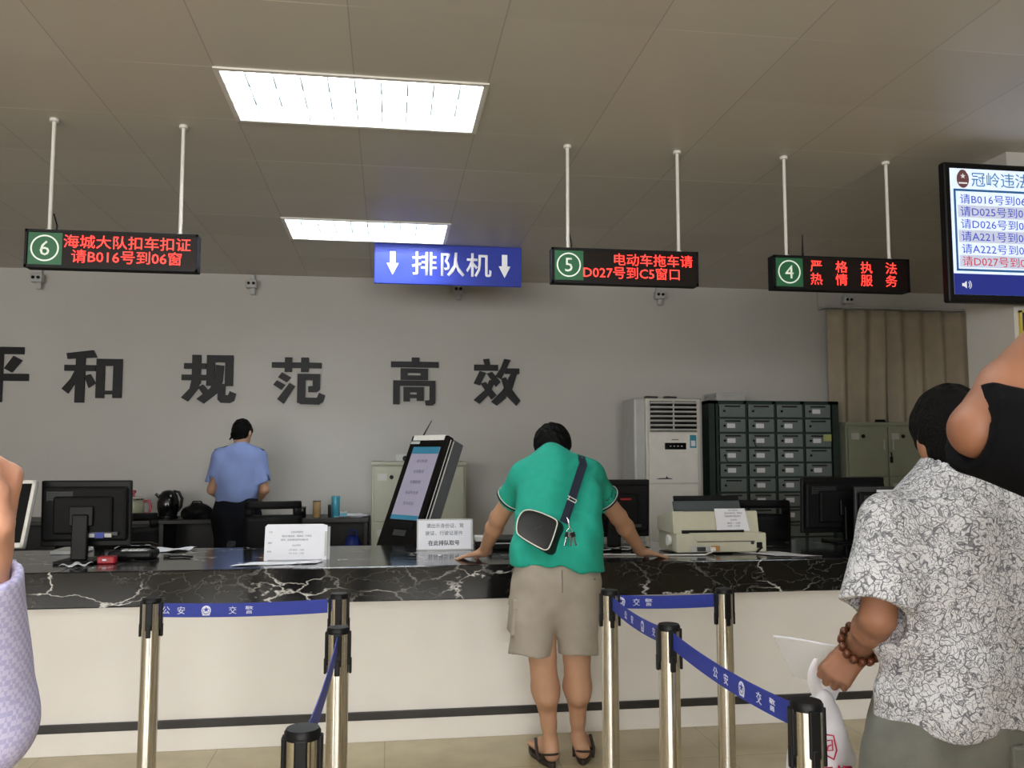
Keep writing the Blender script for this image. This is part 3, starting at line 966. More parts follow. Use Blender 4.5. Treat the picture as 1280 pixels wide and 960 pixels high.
star = [((.016 if i % 2 == 0 else .0065) * math.sin(math.pi * i / 5), (.016 if i % 2 == 0 else .0065) * math.cos(math.pi * i / 5)) for i in range(10)]
e.prism(star, (SX0 + .075, yy - .0024, SZ1 - .042), X3, Z3, .0006)
e.box(SX0 + .05, SX0 + .10, yy - .0024, yy - .0016, SZ1 - .084, SZ1 - .076)
e.build('badge_star', M_SIGNW, eb)
sp = B().prism([(0, -.008), (.012, -.008), (.026, -.02), (.026, .02), (.012, .008), (0, .008)], (SX0 + .045, yy - .001, SZ0 + .052), X3, Z3, .0006)
for rr_ in (.02, .03):
    sp.tube([(SX0 + .068 + rr_ * math.cos(a), yy - .001, SZ0 + .052 + rr_ * math.sin(a)) for a in (-.8, -.4, 0, .4, .8)], .0022, 6)
sp.build('speaker_icon', M_SIGNW, scr)
t = thing('column_notice', 'dark blue notice with yellow edge on the column under the television', 'sign', (3.7, 4.215, 2.0))
B().box(3.42, 3.90, 4.205, 4.219, 1.55, 2.20, .002).build('board', mat('notice_navy', '161f58', .4), t)
B().box(3.412, 3.424, 4.203, 4.219, 1.545, 2.205).box(3.896, 3.908, 4.203, 4.219, 1.545, 2.205).box(3.412, 3.908, 4.203, 4.219, 2.195, 2.207).box(3.412, 3.908, 4.203, 4.219, 1.543, 1.555).build('yellow_edge', mat('edge_yellow', 'c8b44a', .5), t)
B().text('请', (3.45, 4.2042, 2.085), X3, Z3, h=.085, bold=.01).build('lettering', M_SIGNW, t)

# ------------------------------------------------------------------ locker bank, file cabinets, air conditioner along the back wall
PZ = .10                                                # office floor
t = thing('locker_bank', 'dark green bank of small grey mail lockers in four columns', 'lockers', (3.66, 7.95, PZ))
b = B().box(2.99, 4.30, 8.0, 8.18, PZ, 1.93)
for i in range(5): b.box(3.066 + .287 * i - .018, 3.066 + .287 * i + .018, 7.75, 8.0, PZ, 1.93)
b.box(2.99, 3.06, 7.75, 8.0, PZ, 1.93).box(4.22, 4.30, 7.75, 8.0, PZ, 1.93)
for j in range(13): b.box(3.0, 4.29, 7.752, 8.0, 1.905 - .1402 * j - .011, 1.905 - .1402 * j + .011)
b.box(2.99, 4.30, 7.75, 8.0, 1.9, 1.93).box(2.99, 4.30, 7.75, 8.0, PZ, .215)
b.build('carcass', M_LOCKER, t)
lab = {(0, 3), (1, 0), (1, 1), (1, 2), (2, 0), (2, 1), (2, 2), (2, 3), (3, 0), (3, 1), (3, 2), (4, 0), (4, 1), (4, 2), (4, 3), (5, 1), (5, 2), (6, 1), (6, 2), (7, 2), (6, 0), (7, 0)}
P0 = {}
for j in range(12):
    for i in range(4):
        x, z = 3.096 + .287 * i, 1.895 - .1402 * j
        if not P0:
            d = B().box(0, .253, -.008, .012, -.121, 0, .003).build('door', M_LDOOR, t, local=True)
            s1 = B().box(.05, .205, -.0095, -.006, -.026, -.012, .001).build('slot', M_GLOSSB, d, local=True)
            s2 = B().lathe([(0, -.002), (.011, -.002), (.011, .008), (.008, .011), (0, .011)], 14, M=Matrix.Translation((.045, -.008, -.064)) @ Matrix.Rotation(R(90), 4, 'X')).build('lock', M_BLACK, d, local=True)
            s3 = B().box(.070, .150, -.010, -.0075, -.085, -.042).build('name_label', M_PAPER, d, local=True)
            P0 = dict(d=d, slot=s1, lock=s2, lab=s3)
        else:
            d = P0['d'].copy(); COL.objects.link(d); d.parent = t
            for q in ('slot', 'lock') + (('lab',) if (j, i) in lab else ()):
                c = P0[q].copy(); COL.objects.link(c); c.parent = d
        d.location = (x - 3.66, 7.75 - 7.95, z - PZ)
bpy.data.objects.remove(P0['lab'])
B().box(4.13, 4.21, 7.734, 7.7385, 1.548, 1.612).build('yellow_note', M_YEL, t)
for i, j in ((1, 2), (0, 3)): B().tube([(3.14 + .287 * i, 7.73, 1.83 - .1402 * j), (3.145 + .287 * i, 7.725, 1.80 - .1402 * j), (3.16 + .287 * i, 7.73, 1.775 - .1402 * j)], .004, 6).build('key', M_BLACK, t)
t = thing('storage_box', 'grey flat box lying on top of the locker bank', 'box', (3.24, 7.95, 1.93))
B().box(3.09, 3.38, 7.80, 8.10, 1.931, 1.985, .004).build('box_body', M_LGREY, t)
B().box(3.085, 3.385, 7.795, 8.105, 1.978, 2.005, .004).build('lid', M_LGREY, t)

def file_cabinet(x0, x1, y0, y1, z1, label, m, keys, drawers):
    t = thing('file_cabinet', label, 'cabinet', ((x0 + x1) / 2, (y0 + y1) / 2, PZ))
    B().box(x0, x1, y0 + .02, y1, PZ, z1, .004).box(x0 - .006, x1 + .006, y0, y1, z1 - .03, z1, .003).build('carcass', m, t)
    xm = (x0 + x1) / 2
    zz = [z1 - .045, z1 - .045 - .48, PZ + .06]
    for k in (0, 1):
        for s_ in (0, 1):
            a, c = (x0 + .02, xm - .006) if s_ == 0 else (xm + .006, x1 - .02)
            d = B().box(a, c, y0, y0 + .022, zz[k + 1] + .008, zz[k], .004).build('door', m, t)
            hx = c - .04 if s_ == 0 else a + .04
            B().box(hx - .006, hx + .006, y0 - .014, y0, zz[k] - .22, zz[k] - .12, .003).build('handle', M_LGREY, d)
            lx = a + .15
            B().cyl((lx, y0 + .002, zz[k] - .09), (lx, y0 - .01, zz[k] - .09), .018).build('lock', M_BLACK, d, True)
            B().box(lx - .12, lx - .04, y0 - .002, y0 + .001, zz[k] - .12, zz[k] - .06).build('card_holder', M_LGREY, d)
    if keys:
        B().tube([(xm + .02, y0 - .01, z1 - .29), (xm + .02, y0 - .02, z1 - .31), (xm + .025, y0 - .018, z1 - .36)], .006, 8).box(xm + .005, xm + .035, y0 - .02, y0 - .012, z1 - .39, z1 - .33, .003).build('keys', M_BLACK, t)
    return t
file_cabinet(-.138, .686, 7.60, 8.15, 1.358, 'pale green steel file cabinet standing behind the queue machine', M_CABPALE, False, 2)
file_cabinet(4.335, 5.19, 7.68, 7.95, 1.73, 'grey green steel file cabinet in front of the curtains', M_CABGREEN, True, 2)
t = thing('camera_box', 'small black device on top of the pale green cabinet', 'device', (.12, 7.7, 1.358))
B().box(.06, .17, 7.66, 7.74, 1.359, 1.42, .006).build('casing', M_LGREY, t)
B().cyl((.15, 7.67, 1.385), (.15, 7.645, 1.385), .024).build('lens', M_BLACK, t, True)
t = thing('stapler', 'flat black stapler-like item on top of the grey green cabinet', 'stapler', (4.77, 7.8, 1.73))
B().box(4.70, 4.80, 7.76, 7.80, 1.731, 1.747, .004).box(4.70, 4.795, 7.765, 7.795, 1.747, 1.760, .005).build('stapler_body', M_BLACK, t)

t = thing('air_conditioner', 'tall cream floor-standing air conditioner left of the lockers', 'air conditioner', (2.5, 7.6, PZ))
B().box(2.19, 2.835, 7.50, 7.90, PZ, 1.93, .02).box(2.19, 2.835, 7.46, 7.9, PZ, .28, .008).build('body', M_LGREY, t)
fx0, fx1 = 2.315, 2.765
B().box(2.285, 2.80, 7.455, 7.52, .28, 1.925, .012).build('front_shell', mat('ac_cream', 'c9c8c0', .35, var=.02), t)
B().box(fx0 + .008, fx1 - .005, 7.448, 7.46, 1.625, 1.9, .002).build('air_outlet', M_GLOSSB, t)
for j in range(7):
    z = 1.885 - j * .0405
    B().box(fx0 + .01, fx1 - .008, 7.432, 7.458, z - .009, z + .006, .003, M=rotz_about(0, 7.445, z, 0, -.35) @ Matrix.Translation((0, -7.445, -z))).build('louvre_slat', M_LGREY, t)
B().box(2.535, 2.545, 7.434, 7.458, 1.63, 1.9).build('louvre_divider', M_LGREY, t)
B().box(fx0, fx1, 7.445, 7.47, 1.165, 1.615, .006).build('upper_panel', M_WHITE, t)
B().box(fx0, fx1, 7.447, 7.47, .30, 1.155, .006).build('lower_panel', M_WHITE, t)
b = B().box(2.455, 2.655, 7.442, 7.447, 1.465, 1.525, .002).build('display', M_GLOSSB, t)
for k in range(4): B().box(2.50 + .035 * k, 2.515 + .035 * k, 7.4405, 7.443, 1.49, 1.50).build('indicator', M_LGREY, b)
B().box(2.69, 2.75, 7.4425, 7.446, 1.48, 1.595).build('energy_label', M_CYAN, t)
B().box(2.70, 2.74, 7.4415, 7.4428, 1.495, 1.545).build('label_print', M_PAPER, t)
B().box(2.52, 2.585, 7.4425, 7.446, 1.55, 1.556).build('emblem_bar', M_DGREY, t)
lg = B()
for k in range(5): lg.box(2.375 + .03 * k, 2.40 + .03 * k, 7.4425, 7.446, 1.205 + .004 * k, 1.213 + .006 * k)
B().prism([(0, 0), (.15, 0), (.15, .006), (.11, .012), (.10, .03), (.09, .012), (.03, .01)], (2.37, 7.445, 1.20), X3, Z3, .002).build('brand_strip', M_DGREY, t)
lg.bm.free()
for k, x in enumerate((2.38, 2.56)):
    t = thing('remote_control', 'grey remote lying %s on top of the air conditioner' % ('at the left' if k == 0 else 'at the right'), 'remote', (x, 7.6, 1.93))
    B().box(x - .06, x + .06, 7.57, 7.62, 1.931, 1.952, .006).build('casing', M_DGREY, t)
    B().box(x - .05, x - .005, 7.575, 7.615, 1.9515, 1.9535, .001).build('display', M_GLOSSB, t)

# ------------------------------------------------------------------ credenza behind the counter and what stands on it
t = thing('credenza', 'long dark wood side table along the back wall', 'table', (-1.7, 7.9, PZ))
B().box(-3.6, -.16, 7.62, 8.18, .835, .87, .004).build('tabletop', M_WOOD, t)
for x in (-3.58, -2.75, -1.9, -1.05, -.20): B().box(x, x + .03, 7.66, 8.16, PZ, .835).build('side_panel', M_WOOD, t)
B().box(-3.58, -.18, 8.13, 8.16, PZ, .835).build('back_panel', M_WOOD, t)
B().box(-3.57, -.19, 7.70, 8.14, .46, .485).build('shelf', M_WOOD, t)
TT = .871
def canister(name, label, cat, x, y, r, h, m, lid=None, group=None, lidh=.012):
    t = thing(name, label, cat, (x, y, TT), group=group)
    B().lathe([(0, 0), (r * .95, 0), (r, .004), (r, h - .006), (r * .96, h), (0, h)], 24, (x, y, TT)).build('body', m, t, True)
    if lid: B().lathe([(0, 0), (r * 1.02, 0), (r * 1.02, lidh - .003), (r * .95, lidh), (0, lidh)], 24, (x, y, TT + h - .001)).build('lid', lid, t, True)
    return t
canister('tea_canister', 'short dark metal tea canister at the left of the row', 'canister', -.738, 7.75, .034, .085, M_GLOSSB, M_DGREY)
canister('tea_canister', 'tan tea canister with dark print beside the dark one', 'canister', -.612, 7.75, .035, .138, M_TAN, M_WOOD, lidh=.008)
canister('small_bottle', 'slim dark bottle touching the cyan tumbler', 'bottle', -.505, 7.76, .014, .10, M_BLACK, M_DGREY)
canister('tumbler', 'tall cyan glass tumbler on the dark side table', 'tumbler', -.452, 7.76, .036, .155, M_CYAN, M_CYAN, lidh=.03)
t = thing('tape_box', 'small cyan box beside the cyan tumbler', 'box', (-.385, 7.74, TT))
B().box(-.412, -.352, 7.71, 7.77, TT, TT + .042, .004).build('box_body', M_CYAN, t)
B().box(-.412, -.352, 7.71, 7.77, TT + .036, TT + .05, .003).build('lid', M_LGREY, t)
for k in range(3):
    t = thing('document', ['lowest sheet of loose papers on the table end by the cabinet', 'middle sheet of loose papers on the table end by the cabinet', 'top sheet of loose papers on the table end by the cabinet'][k], 'paper', (-.24, 7.8, TT), group='loose papers on the side table')
    g = [[(-.12 + .24 * i / 6, -.15 + .30 * j / 6, .003 * k + .004 * math.sin(i + j * .7 + k)+.004) for j in range(7)] for i in range(7)]
    B().sheet(g, .0012).build('sheet', M_PAPER, t, True, local=True)
    t.location = (-.34 + .02 * k, 7.84, TT + .003 * k); t.rotation_euler[2] = .2 * k
t = thing('shopping_bag', 'blue bag on the shelf inside the dark side table', 'bag', (-.30, 7.85, .485))
S = SDF().ell((-.30, 7.82, .60), (.075, .06, .115), None, .02).ell((-.30, 7.82, .53), (.085, .07, .045), None, .03)
S.build('bag_body', M_BLUE, t, .008, folds(5, .005, 60))
for s_ in (-1, 1): B().tube([(-.34, 7.82 + .02 * s_, .69), (-.33, 7.82 + .02 * s_, .74), (-.30, 7.82 + .02 * s_, .755), (-.27, 7.82 + .02 * s_, .74), (-.26, 7.82 + .02 * s_, .69)], .006, 8).build('handle', M_BLUE, t, True)
# glass tea pot
t = thing('tea_pot', 'glass tea pot with a pink handle behind the black monitor', 'tea pot', (-2.15, 7.8, TT))
px, py = -2.155, 7.8
B().lathe([(0, 0), (.075, 0), (.09, .03), (.092, .11), (.085, .165), (.080, .165), (.086, .11), (.085, .032), (.07, .006), (0, .006)], 28, (px, py, TT)).build('glass_body', M_GLASS, t, True)
B().lathe([(0, .008), (.068, .008), (.082, .032), (.083, .09), (0, .09)], 28, (px, py, TT)).build('tea', mat('tea', 'a5a37a', .2, alpha=.9), t, True)
B().lathe([(0, 0), (.094, 0), (.094, .012), (.07, .028), (.02, .034), (0, .034)], 28, (px, py, TT + .163)).build('lid', M_CHROME, t, True)
B().lathe([(0, 0), (.01, 0), (.008, .015), (.02, .03), (.02, .045), (0, .052)], 18, (px, py, TT + .196)).build('lid_knob', M_PINK, t, True)
B().tube([(px + .085, py, TT + .15), (px + .13, py, TT + .15), (px + .145, py, TT + .10), (px + .13, py, TT + .045), (px + .088, py, TT + .045)], .012, 10).build('handle', M_PINK, t, True)
# black electric kettle
t = thing('electric_kettle', 'glossy black electric kettle on the dark side table', 'kettle', (-1.86, 7.8, TT))
px, py = -1.87, 7.8
B().lathe([(0, 0), (.085, 0), (.085, .02), (.075, .022), (.078, .04), (.09, .09), (.09, .14), (.075, .20), (.05, .232), (.02, .243), (0, .244)], 30, (px, py, TT)).build('kettle_body', M_GLOSSB, t, True)
B().tube([(px + .04, py, TT + .235), (px + .085, py, TT + .225), (px + .112, py, TT + .17), (px + .105, py, TT + .10), (px + .08, py, TT + .06)], [.010, .012, .013, .012, .010], 10).build('handle', M_BLACK, t, True)
B().cyl((px - .06, py - .02, TT + .18), (px - .1, py - .03, TT + .215), .018, .011).build('spout', M_GLOSSB, t, True)
# black cloth bag and papers by the officer
t = thing('handbag', 'slumped black handbag between the kettle and the officer', 'handbag', (-1.62, 7.82, TT))
SDF().ell((-1.63, 7.82, TT + .05), (.13, .09, .075), None, .03).cap((-1.70, 7.82, TT + .03), (-1.54, 7.82, TT + .03), .05, .05, .03).plane((0, 0, TT), (0, 0, -1)).build('bag_body', M_MBLACK, t, .008, folds(8, .006, 50))
B().tube([(-1.69, 7.80, TT + .10), (-1.66, 7.79, TT + .145), (-1.60, 7.79, TT + .145), (-1.57, 7.80, TT + .10)], .007, 8).build('handle', M_BLACK, t, True)

# ------------------------------------------------------------------ office chairs
def office_chair(x, y, rz, label):
    t = thing('office_chair', label, 'chair', (x, y, PZ), rz, group='black office chairs behind the counter')
    b = B()
    for i in range(5):
        a = 2 * math.pi * i / 5
        b.tube([(0, 0, .10), (.16 * math.cos(a), .16 * math.sin(a), .085), (.29 * math.cos(a), .29 * math.sin(a), .065)], [.028, .022, .016], 10)
    b.build('star_base', M_BLACK, t, True, local=True)
    for i in range(5):
        a = 2 * math.pi * i / 5
        M = Matrix.Translation((.29 * math.cos(a), .29 * math.sin(a), .027)) @ Matrix.Rotation(a, 4, 'Z') @ Matrix.Rotation(R(90), 4, 'X')
        B().lathe([(0, -.02), (.022, -.02), (.027, -.014), (.027, .014), (.022, .02), (0, .02)], 16, M=M).build('caster', M_BLACK, t, True, local=True)
    B().cyl((0, 0, .09), (0, 0, .42), .026, .02).build('gas_lift', M_BLACK, t, True, local=True)
    B().box(-.24, .24, -.23, .23, .42, .50, .03, seg=3).build('seat', M_MBLACK, t, 'all', local=True)
    # curved back with a slot near its top
    g = B()
    def bk(u, z): return (u, -.23 - .06 * (1 - (u / .24) ** 2) - .10 * (z - .5), z)
    rows_ = [.56, .64, .72, .80, .86, .90]
    def ww(z): return .168 + .022 * math.sin((z - .5) * 5)
    g.sheet([[bk(-ww(z) + 2 * ww(z) * i / 12, z) for z in rows_] for i in range(13)], .035)
    g.sheet([[bk(-ww(z) + 2 * ww(z) * i / 12, z) for z in (.945, .965, .985, .995)] for i in range(13)], .035)
    for s_ in (-1, 1): g.sheet([[bk(s_ * (ww(z) - .05 + .05 * i / 3), z) for z in (.895, .92, .95)] for i in range(4)], .035)
    g.build('backrest', M_MBLACK, t, 'all', local=True)
    B().tube([(0, -.1, .43), (0, -.27, .44), (0, -.32, .56), (0, -.335, .72)], .02, 8).build('back_bar', M_BLACK, t, True, local=True)
    for s_ in (-1, 1):
        B().tube([(s_ * .23, .05, .45), (s_ * .28, .05, .52), (s_ * .28, .04, .66)], .014, 8).box(s_ * .28 - .03, s_ * .28 + .03, -.14, .14, .66, .69, .012).build('armrest', M_BLACK, t, True, local=True)
    return t
C0 = office_chair(-1.72, 6.3, .1, 'black office chair behind the large black monitor at left')
C0.scale = (1, 1, .94)
C1 = dup(C0, (-.83, 6.5, PZ), .15, 'black office chair with slotted backrest beside the officer in blue')
C2 = dup(C0, (2.72, 6.15, PZ), -.25, 'black office chair behind the cream printer')
C1.scale = C2.scale = (1, 1, 1)

# ------------------------------------------------------------------ things on the marble counter
CZ = .8625
def monitor(x, y, rz, w_, h_, zb, label, back=True, tilt=.05, bez=None, sticker=None, basew=.25, scr=True):
    """a flat monitor; rz = 0 turns its screen to the office (away from the viewer)."""
    t = thing('computer_monitor', label, 'monitor', (x, y, CZ), rz)
    bz = bez or M_BLACK
    M = Matrix.Translation((0, 0, zb + h_ / 2)) @ Matrix.Rotation(tilt, 4, 'X')
    B().box(-w_ / 2, w_ / 2, -.012, .018, -h_ / 2, h_ / 2, .006).build('bezel', bz, t, M=M, local=True)
    B().box(-w_ / 2 + .012, w_ / 2 - .012, -.045, -.010, -h_ / 2 + .03, h_ / 2 - .03, .015).box(-w_ * .33, w_ * .33, -.065, -.03, -h_ * .30, h_ * .27, .012).build('back_shell', M_MBLACK, t, M=M, local=True)
    B().box(-w_ / 2 + .02, w_ / 2 - .02, .0175, .0195, -h_ / 2 + .025, h_ / 2 - .02).build('screen', M_GLOSSB, t, M=M, local=True)
    B().box(-.04, .04, -.10, -.06, .012, zb + h_ * .5, .008).box(-.06, .06, -.085, -.05, zb + h_ * .32, zb + h_ * .62, .006).build('stand_neck', M_BLACK, t, local=True)
    B().box(-basew / 2, basew / 2, -.16, .06, 0, .014, .005).build('stand_base', M_BLACK, t, local=True)
    v = B()
    for k in range(6): v.box(-w_ * .40, -w_ * .12, -.047, -.044, h_ * .33 - .008 * k, h_ * .33 + .004 - .008 * k)
    v.box(-w_*.41, -w_*.40, -.0468, -.044, h_*.33-.045, h_*.33+.006)
    v.build('vent', M_DGREY, t, M=M, local=True)
    c = B()
    for k in range(7):
        c.box(w_ * .02 + .024 * k, w_ * .02 + .024 * k + .018, -.068, -.064, -h_ * .31, -h_ * .27)
    c.box(w_ * .02 - .004, w_ * .02 + .17, -.0665, -.0635, -h_ * .315, -h_ * .265)
    c.build('connector_row', M_DGREY, t, M=M, local=True)
    if sticker:
        for q, (a, b_, c_, d_, m_) in enumerate(sticker):
            B().box(a, b_, -.0695, -.0645, c_, d_).build('sticker', m_, t, M=M, local=True)
    return t
mon1 = monitor(-1.575, 4.86, -.04, .455, .345, .075, 'large black monitor seen from behind, on the counter at left', sticker=[(.02, .065, -.118, -.098, M_LGREY), (.068, .112, -.122, -.094, M_BLUE), (.115, .15, -.118, -.098, M_LGREY)], basew=.20)
# monitor with a white frame, its screen to the public
t = thing('computer_monitor', 'monitor with white frame facing the hall at the left edge', 'monitor', (-2.03, 4.72, CZ), R(176))
M = Matrix.Translation((0, 0, .255)) @ Matrix.Rotation(.33, 4, 'X')
b = B()
for q in ((-.24, -.222, -.175, .175), (.222, .24, -.175, .175), (-.24, .24, -.175, -.15), (-.24, .24, .157, .175)): b.box(q[0], q[1], -.01, .02, q[2], q[3], .003)
b.build('bezel', M_WHITE, t, M=M, local=True)
B().box(-.23, .23, .0, .012, -.17, .17).build('screen', mat('screen_off', '0e0f11', .5, spec=.15), t, M=M, local=True)
B().box(-.235, .235, -.035, .0, -.17, .17, .012).build('back_shell', M_LGREY, t, M=M, local=True)
B().box(-.035, .035, -.11, -.07, .01, .26, .008).build('stand_neck', M_LGREY, t, local=True)
B().box(-.11, .11, -.15, .05, 0, .014, .005).build('stand_base', M_LGREY, t, local=True)
monitor(1.335, 5.12, .05, .50, .345, .06, 'black monitor with a small red mark behind the man in teal', sticker=[(.045, .115, .055, .067, M_RED), (.055, .065, -.112, -.102, M_PAPER), (.085, .10, -.112, -.102, M_PAPER), (.105, .118, -.115, -.1, M_PAPER)])
monitor(2.92, 5.25, .0, .57, .355, .055, 'wide black monitor right of the printer', sticker=[(.005, .04, -.13, -.108, M_LGREY)])
mr = monitor(3.10, 4.96, -.12, .50, .33, .03, 'black monitor with white label strip, next to the column', sticker=None, bez=M_DGREY)
ML = Matrix.Translation((0, 0, .03 + .165)) @ Matrix.Rotation(.05, 4, 'X')
B().box(-.13, .06, -.0485, -.0445, .135, .150).build('label_strip', M_PAPER, mr, M=ML, local=True)

def paper_sheet(name, label, cat, pts, group=None, wob=.0015):
    """four corners on the counter"""
    a, b_, c, d = [Vector((p[0], p[1], CZ + .002)) for p in pts]
    ctr = (a + b_ + c + d) / 4
    t = thing(name, label, cat, (ctr.x, ctr.y, CZ), group=group)
    g = []
    for i in range(9):
        u = i / 8
        g.append([(a.lerp(b_, u)).lerp(d.lerp(c, u), j / 8) + Vector((0, 0, wob * (1 + math.sin(i * 1.1 + j * .8)))) for j in range(9)])
    B().sheet(g, .0008).build('sheet', M_PAPER, t, True)
    return t
paper_sheet('document', 'white sheet lying flat in front of the white notice stand', 'paper', [(-.775, 4.50), (-.36, 4.55), (-.33, 4.66), (-.70, 4.63)])
paper_sheet('document', 'white sheet lying on the counter right of the printer', 'paper', [(2.12, 4.52), (2.36, 4.47), (2.20, 4.72), (1.97, 4.73)])
paper_sheet('document', 'crumpled white papers beside the black telephone at left', 'paper', [(-1.42, 5.20), (-1.15, 5.22), (-1.12, 5.38), (-1.38, 5.38)], wob=.006)
paper_sheet('document', 'small folded paper lying under the large black monitor', 'paper', [(-1.60, 4.56), (-1.50, 4.56), (-1.47, 4.66), (-1.57, 4.68)], wob=.008)

# notice stand with printed sheets
ny, nx0, nx1, nz = 4.72, -.642, -.318, .18
t = thing('notice_stand', 'upright white printed notice stand at the left of the queue machine', 'notice', (-.48, 4.74, CZ))
N0 = Vector((nx0, ny, CZ))
tv = Vector((0, .20, .98)).normalized()
B().prism([(0, 0), (.324, 0), (.324, .182), (.30, .19), (.012, .19), (0, .178)], N0, X3, tv, -.004).build('board', M_PAPER, t)
B().prism([(0, 0), (.335, 0), (.335, .175), (0, .175)], N0 + Vector((.004, .012, 0)), X3, tv, -.003).build('clear_holder', mat('clear_acrylic', 'dfe6e8', .08, alpha=.35), t)
B().prism([(.0, 0), (.09, 0), (.09, .004), (0, .004)], N0 + Vector((.02, .0, 0)), Y3, Z3, .28).build('foot', mat('clear_acrylic', 'dfe6e8', .08), t)
B().prism([(.312, .02), (.324, .02), (.324, .15), (.312, .15)], N0 + Vector((0, -.0042, 0)), X3, tv, .0005).build('grey_edge', M_LGREY, t)
def lines(N, rows_, m, off=-.0007, par=None, tvv=None):
    b = B()
    for body, x, z, h_, al in rows_:
        b.text(body, N + Vector((0, off, 0)) + X3 * x + tvv * z, X3, tvv, h=h_, align=al, depth=.0002, bold=.004)
    return b.build('print', m, par)
nl = [('业务办理须知', .165, .143, .010, 'C'), ('请出示身份证、驾驶证、行驶证', .165, .122, .0105, 'C'), ('原件，在此排队取号办理业务', .155, .102, .0105, 'C'), ('办公时间', .165, .073, .010, 'C'), ('上午 08:30 — 12:00', .165, .050, .009, 'C'), ('下午 14:30 — 17:30', .165, .032, .009, 'C'), ('公告', .02, .145, .009, 'L'), ('须知', .018, .088, .009, 'L'), ('时间', .016, .042, .010, 'L')]
lines(N0, nl, M_INKL, par=t, tvv=tv)

# clear stand with the queueing request
t = thing('notice_stand', 'clear acrylic stand with a white queueing notice by the left hand', 'notice', (.335, 5.13, CZ))
N1 = Vector((.172, 5.10, CZ))
tv1 = Vector((0, .12, .99)).normalized()
B().prism([(0.008, 0.006), (.318, 0.006), (.318, .172), (0.008, .172)], N1, X3, tv1, -.002).build('paper_insert', M_PAPER, t)
fr = B()
for q in ([(0, 0), (.33, 0), (.33, .006), (0, .006)], [(0, .172), (.33, .172), (.33, .18), (0, .18)], [(0, 0), (.008, 0), (.008, .18), (0, .18)], [(.318, 0), (.33, 0), (.33, .18), (.318, .18)]): fr.prism(q, N1 + Vector((0, -.002, 0)), X3, tv1, -.006)
fr.build('frame', M_LGREY, t)
B().prism([(0, 0), (.08, 0), (.08, .004), (0, .004)], N1 + Vector((.0, .0, 0)), Y3, Z3, .33).build('foot', M_LGREY, t)
lines(N1, [('请出示身份证、驾', .165, .128, .026, 'C'), ('驶证、行驶证原件', .160, .085, .026, 'C')], M_INKL, par=t, tvv=tv1)
b = B().text('在此排队取号', N1 + Vector((0, -.0007, 0)) + X3 * .158 + tv1 * .026, X3, tv1, h=.030, align='C', depth=.0002, bold=.018).build('bold_print', M_INK, t)

# black telephone and the small red box
t = thing('telephone', 'black desk telephone lying beside the large black monitor', 'telephone', (-1.35, 4.95, CZ))
B().box(-1.47, -1.24, 4.87, 5.03, CZ, CZ + .045, .015).build('base', M_BLACK, t)
B().tube([(-1.46, 4.98, CZ + .05), (-1.43, 4.98, CZ + .066), (-1.28, 4.98, CZ + .066), (-1.25, 4.98, CZ + .05)], [.022, .016, .016, .022], 10).build('handset', M_GLOSSB, t, True)
k = B()
for i in range(4):
    for j in range(3): k.box(-1.40 + .03 * i, -1.38 + .03 * i, 4.885 + .022 * j, 4.90 + .022 * j, CZ + .044, CZ + .05)
k.box(-1.405, -1.27, 4.88, 4.95, CZ + .0435, CZ + .0455)
k.build('keypad', M_LGREY, t)
t = thing('red_box', 'small red box on the counter in front of the telephone', 'box', (-1.42, 4.73, CZ))
B().box(-1.467, -1.383, 4.70, 4.76, CZ, CZ + .036, .006).build('box_body', M_RED, t)
B().box(-1.44, -1.42, 4.698, 4.7005, CZ + .016, CZ + .024).build('print', M_PAPER, t)
t = thing('cable_stub', 'black cable stub lying on the counter right of the telephone', 'cable', (-1.12, 4.93, CZ))
B().tube([(-1.20, 4.95, CZ + .006), (-1.15, 4.93, CZ + .007), (-1.10, 4.94, CZ + .007), (-1.04, 4.90, CZ + .006)], .005, 8).build('cord', M_BLACK, t, True)
B().box(-1.20, -1.17, 4.935, 4.96, CZ, CZ + .014, .003).build('plug', M_BLACK, t)
t = thing('cable_tangle', 'tangle of black cables under the white framed monitor', 'cable', (-1.8, 4.75, CZ))
rg = random.Random(3)
for k in range(5):
    pts = [(-2.32 + .085 * i + rg.uniform(-.02, .02), 4.50 + .03 * math.sin(i * 1.3 + k) + .02 * k, CZ + .006 + .008 * k * (1 if i % 2 else .5)) for i in range(7)]
    B().tube(pts, .0045, 7).build('cable', M_BLACK, t, True)
t = thing('folder', 'grey folder under the white framed monitor', 'folder', (-1.86, 5.15, CZ))
B().box(-1.86, -1.70, 5.16, 5.38, CZ, CZ + .022, .004).build('cover', M_LGREY, t)
B().box(-1.856, -1.698, 5.164, 5.376, CZ + .004, CZ + .018).build('pages', M_PAPER, t)

# low black scanner and card reader by the left arm of the man in teal
t = thing('scanner', 'low black flat scanner on the counter behind the man in teal', 'scanner', (.78, 5.2, CZ))
B().box(.60, .95, 5.06, 5.36, CZ, CZ + .035, .008).build('base', M_BLACK, t)
B().box(.595, .955, 5.055, 5.365, CZ + .04, CZ + .06, .008).build('lid', M_BLACK, t)
B().box(.61, .94, 5.057, 5.062, CZ + .034, CZ + .041).build('lid_gap', M_LGREY, t)
t = thing('card_reader', 'small white card reader between queue notice and scanner', 'card reader', (.555, 5.25, CZ))
B().box(.53, .59, 5.20, 5.30, CZ, CZ + .035, .005).build('base', M_BLACK, t)
B().box(.525, .595, 5.20, 5.30, CZ + .034, CZ + .066, .006).build('top', M_WHITE, t)
t = thing('glass_plate', 'clear plate on the counter edge left of the man in teal', 'mat', (.72, 4.7, CZ))
B().box(.62, .98, 4.62, 4.86, CZ, CZ + .003, .001).build('plate', mat('plate_grey', '4a4c4c', .1), t)
t = thing('cable_tangle', 'white and black cables below the monitor with red mark', 'cable', (1.35, 5.0, CZ))
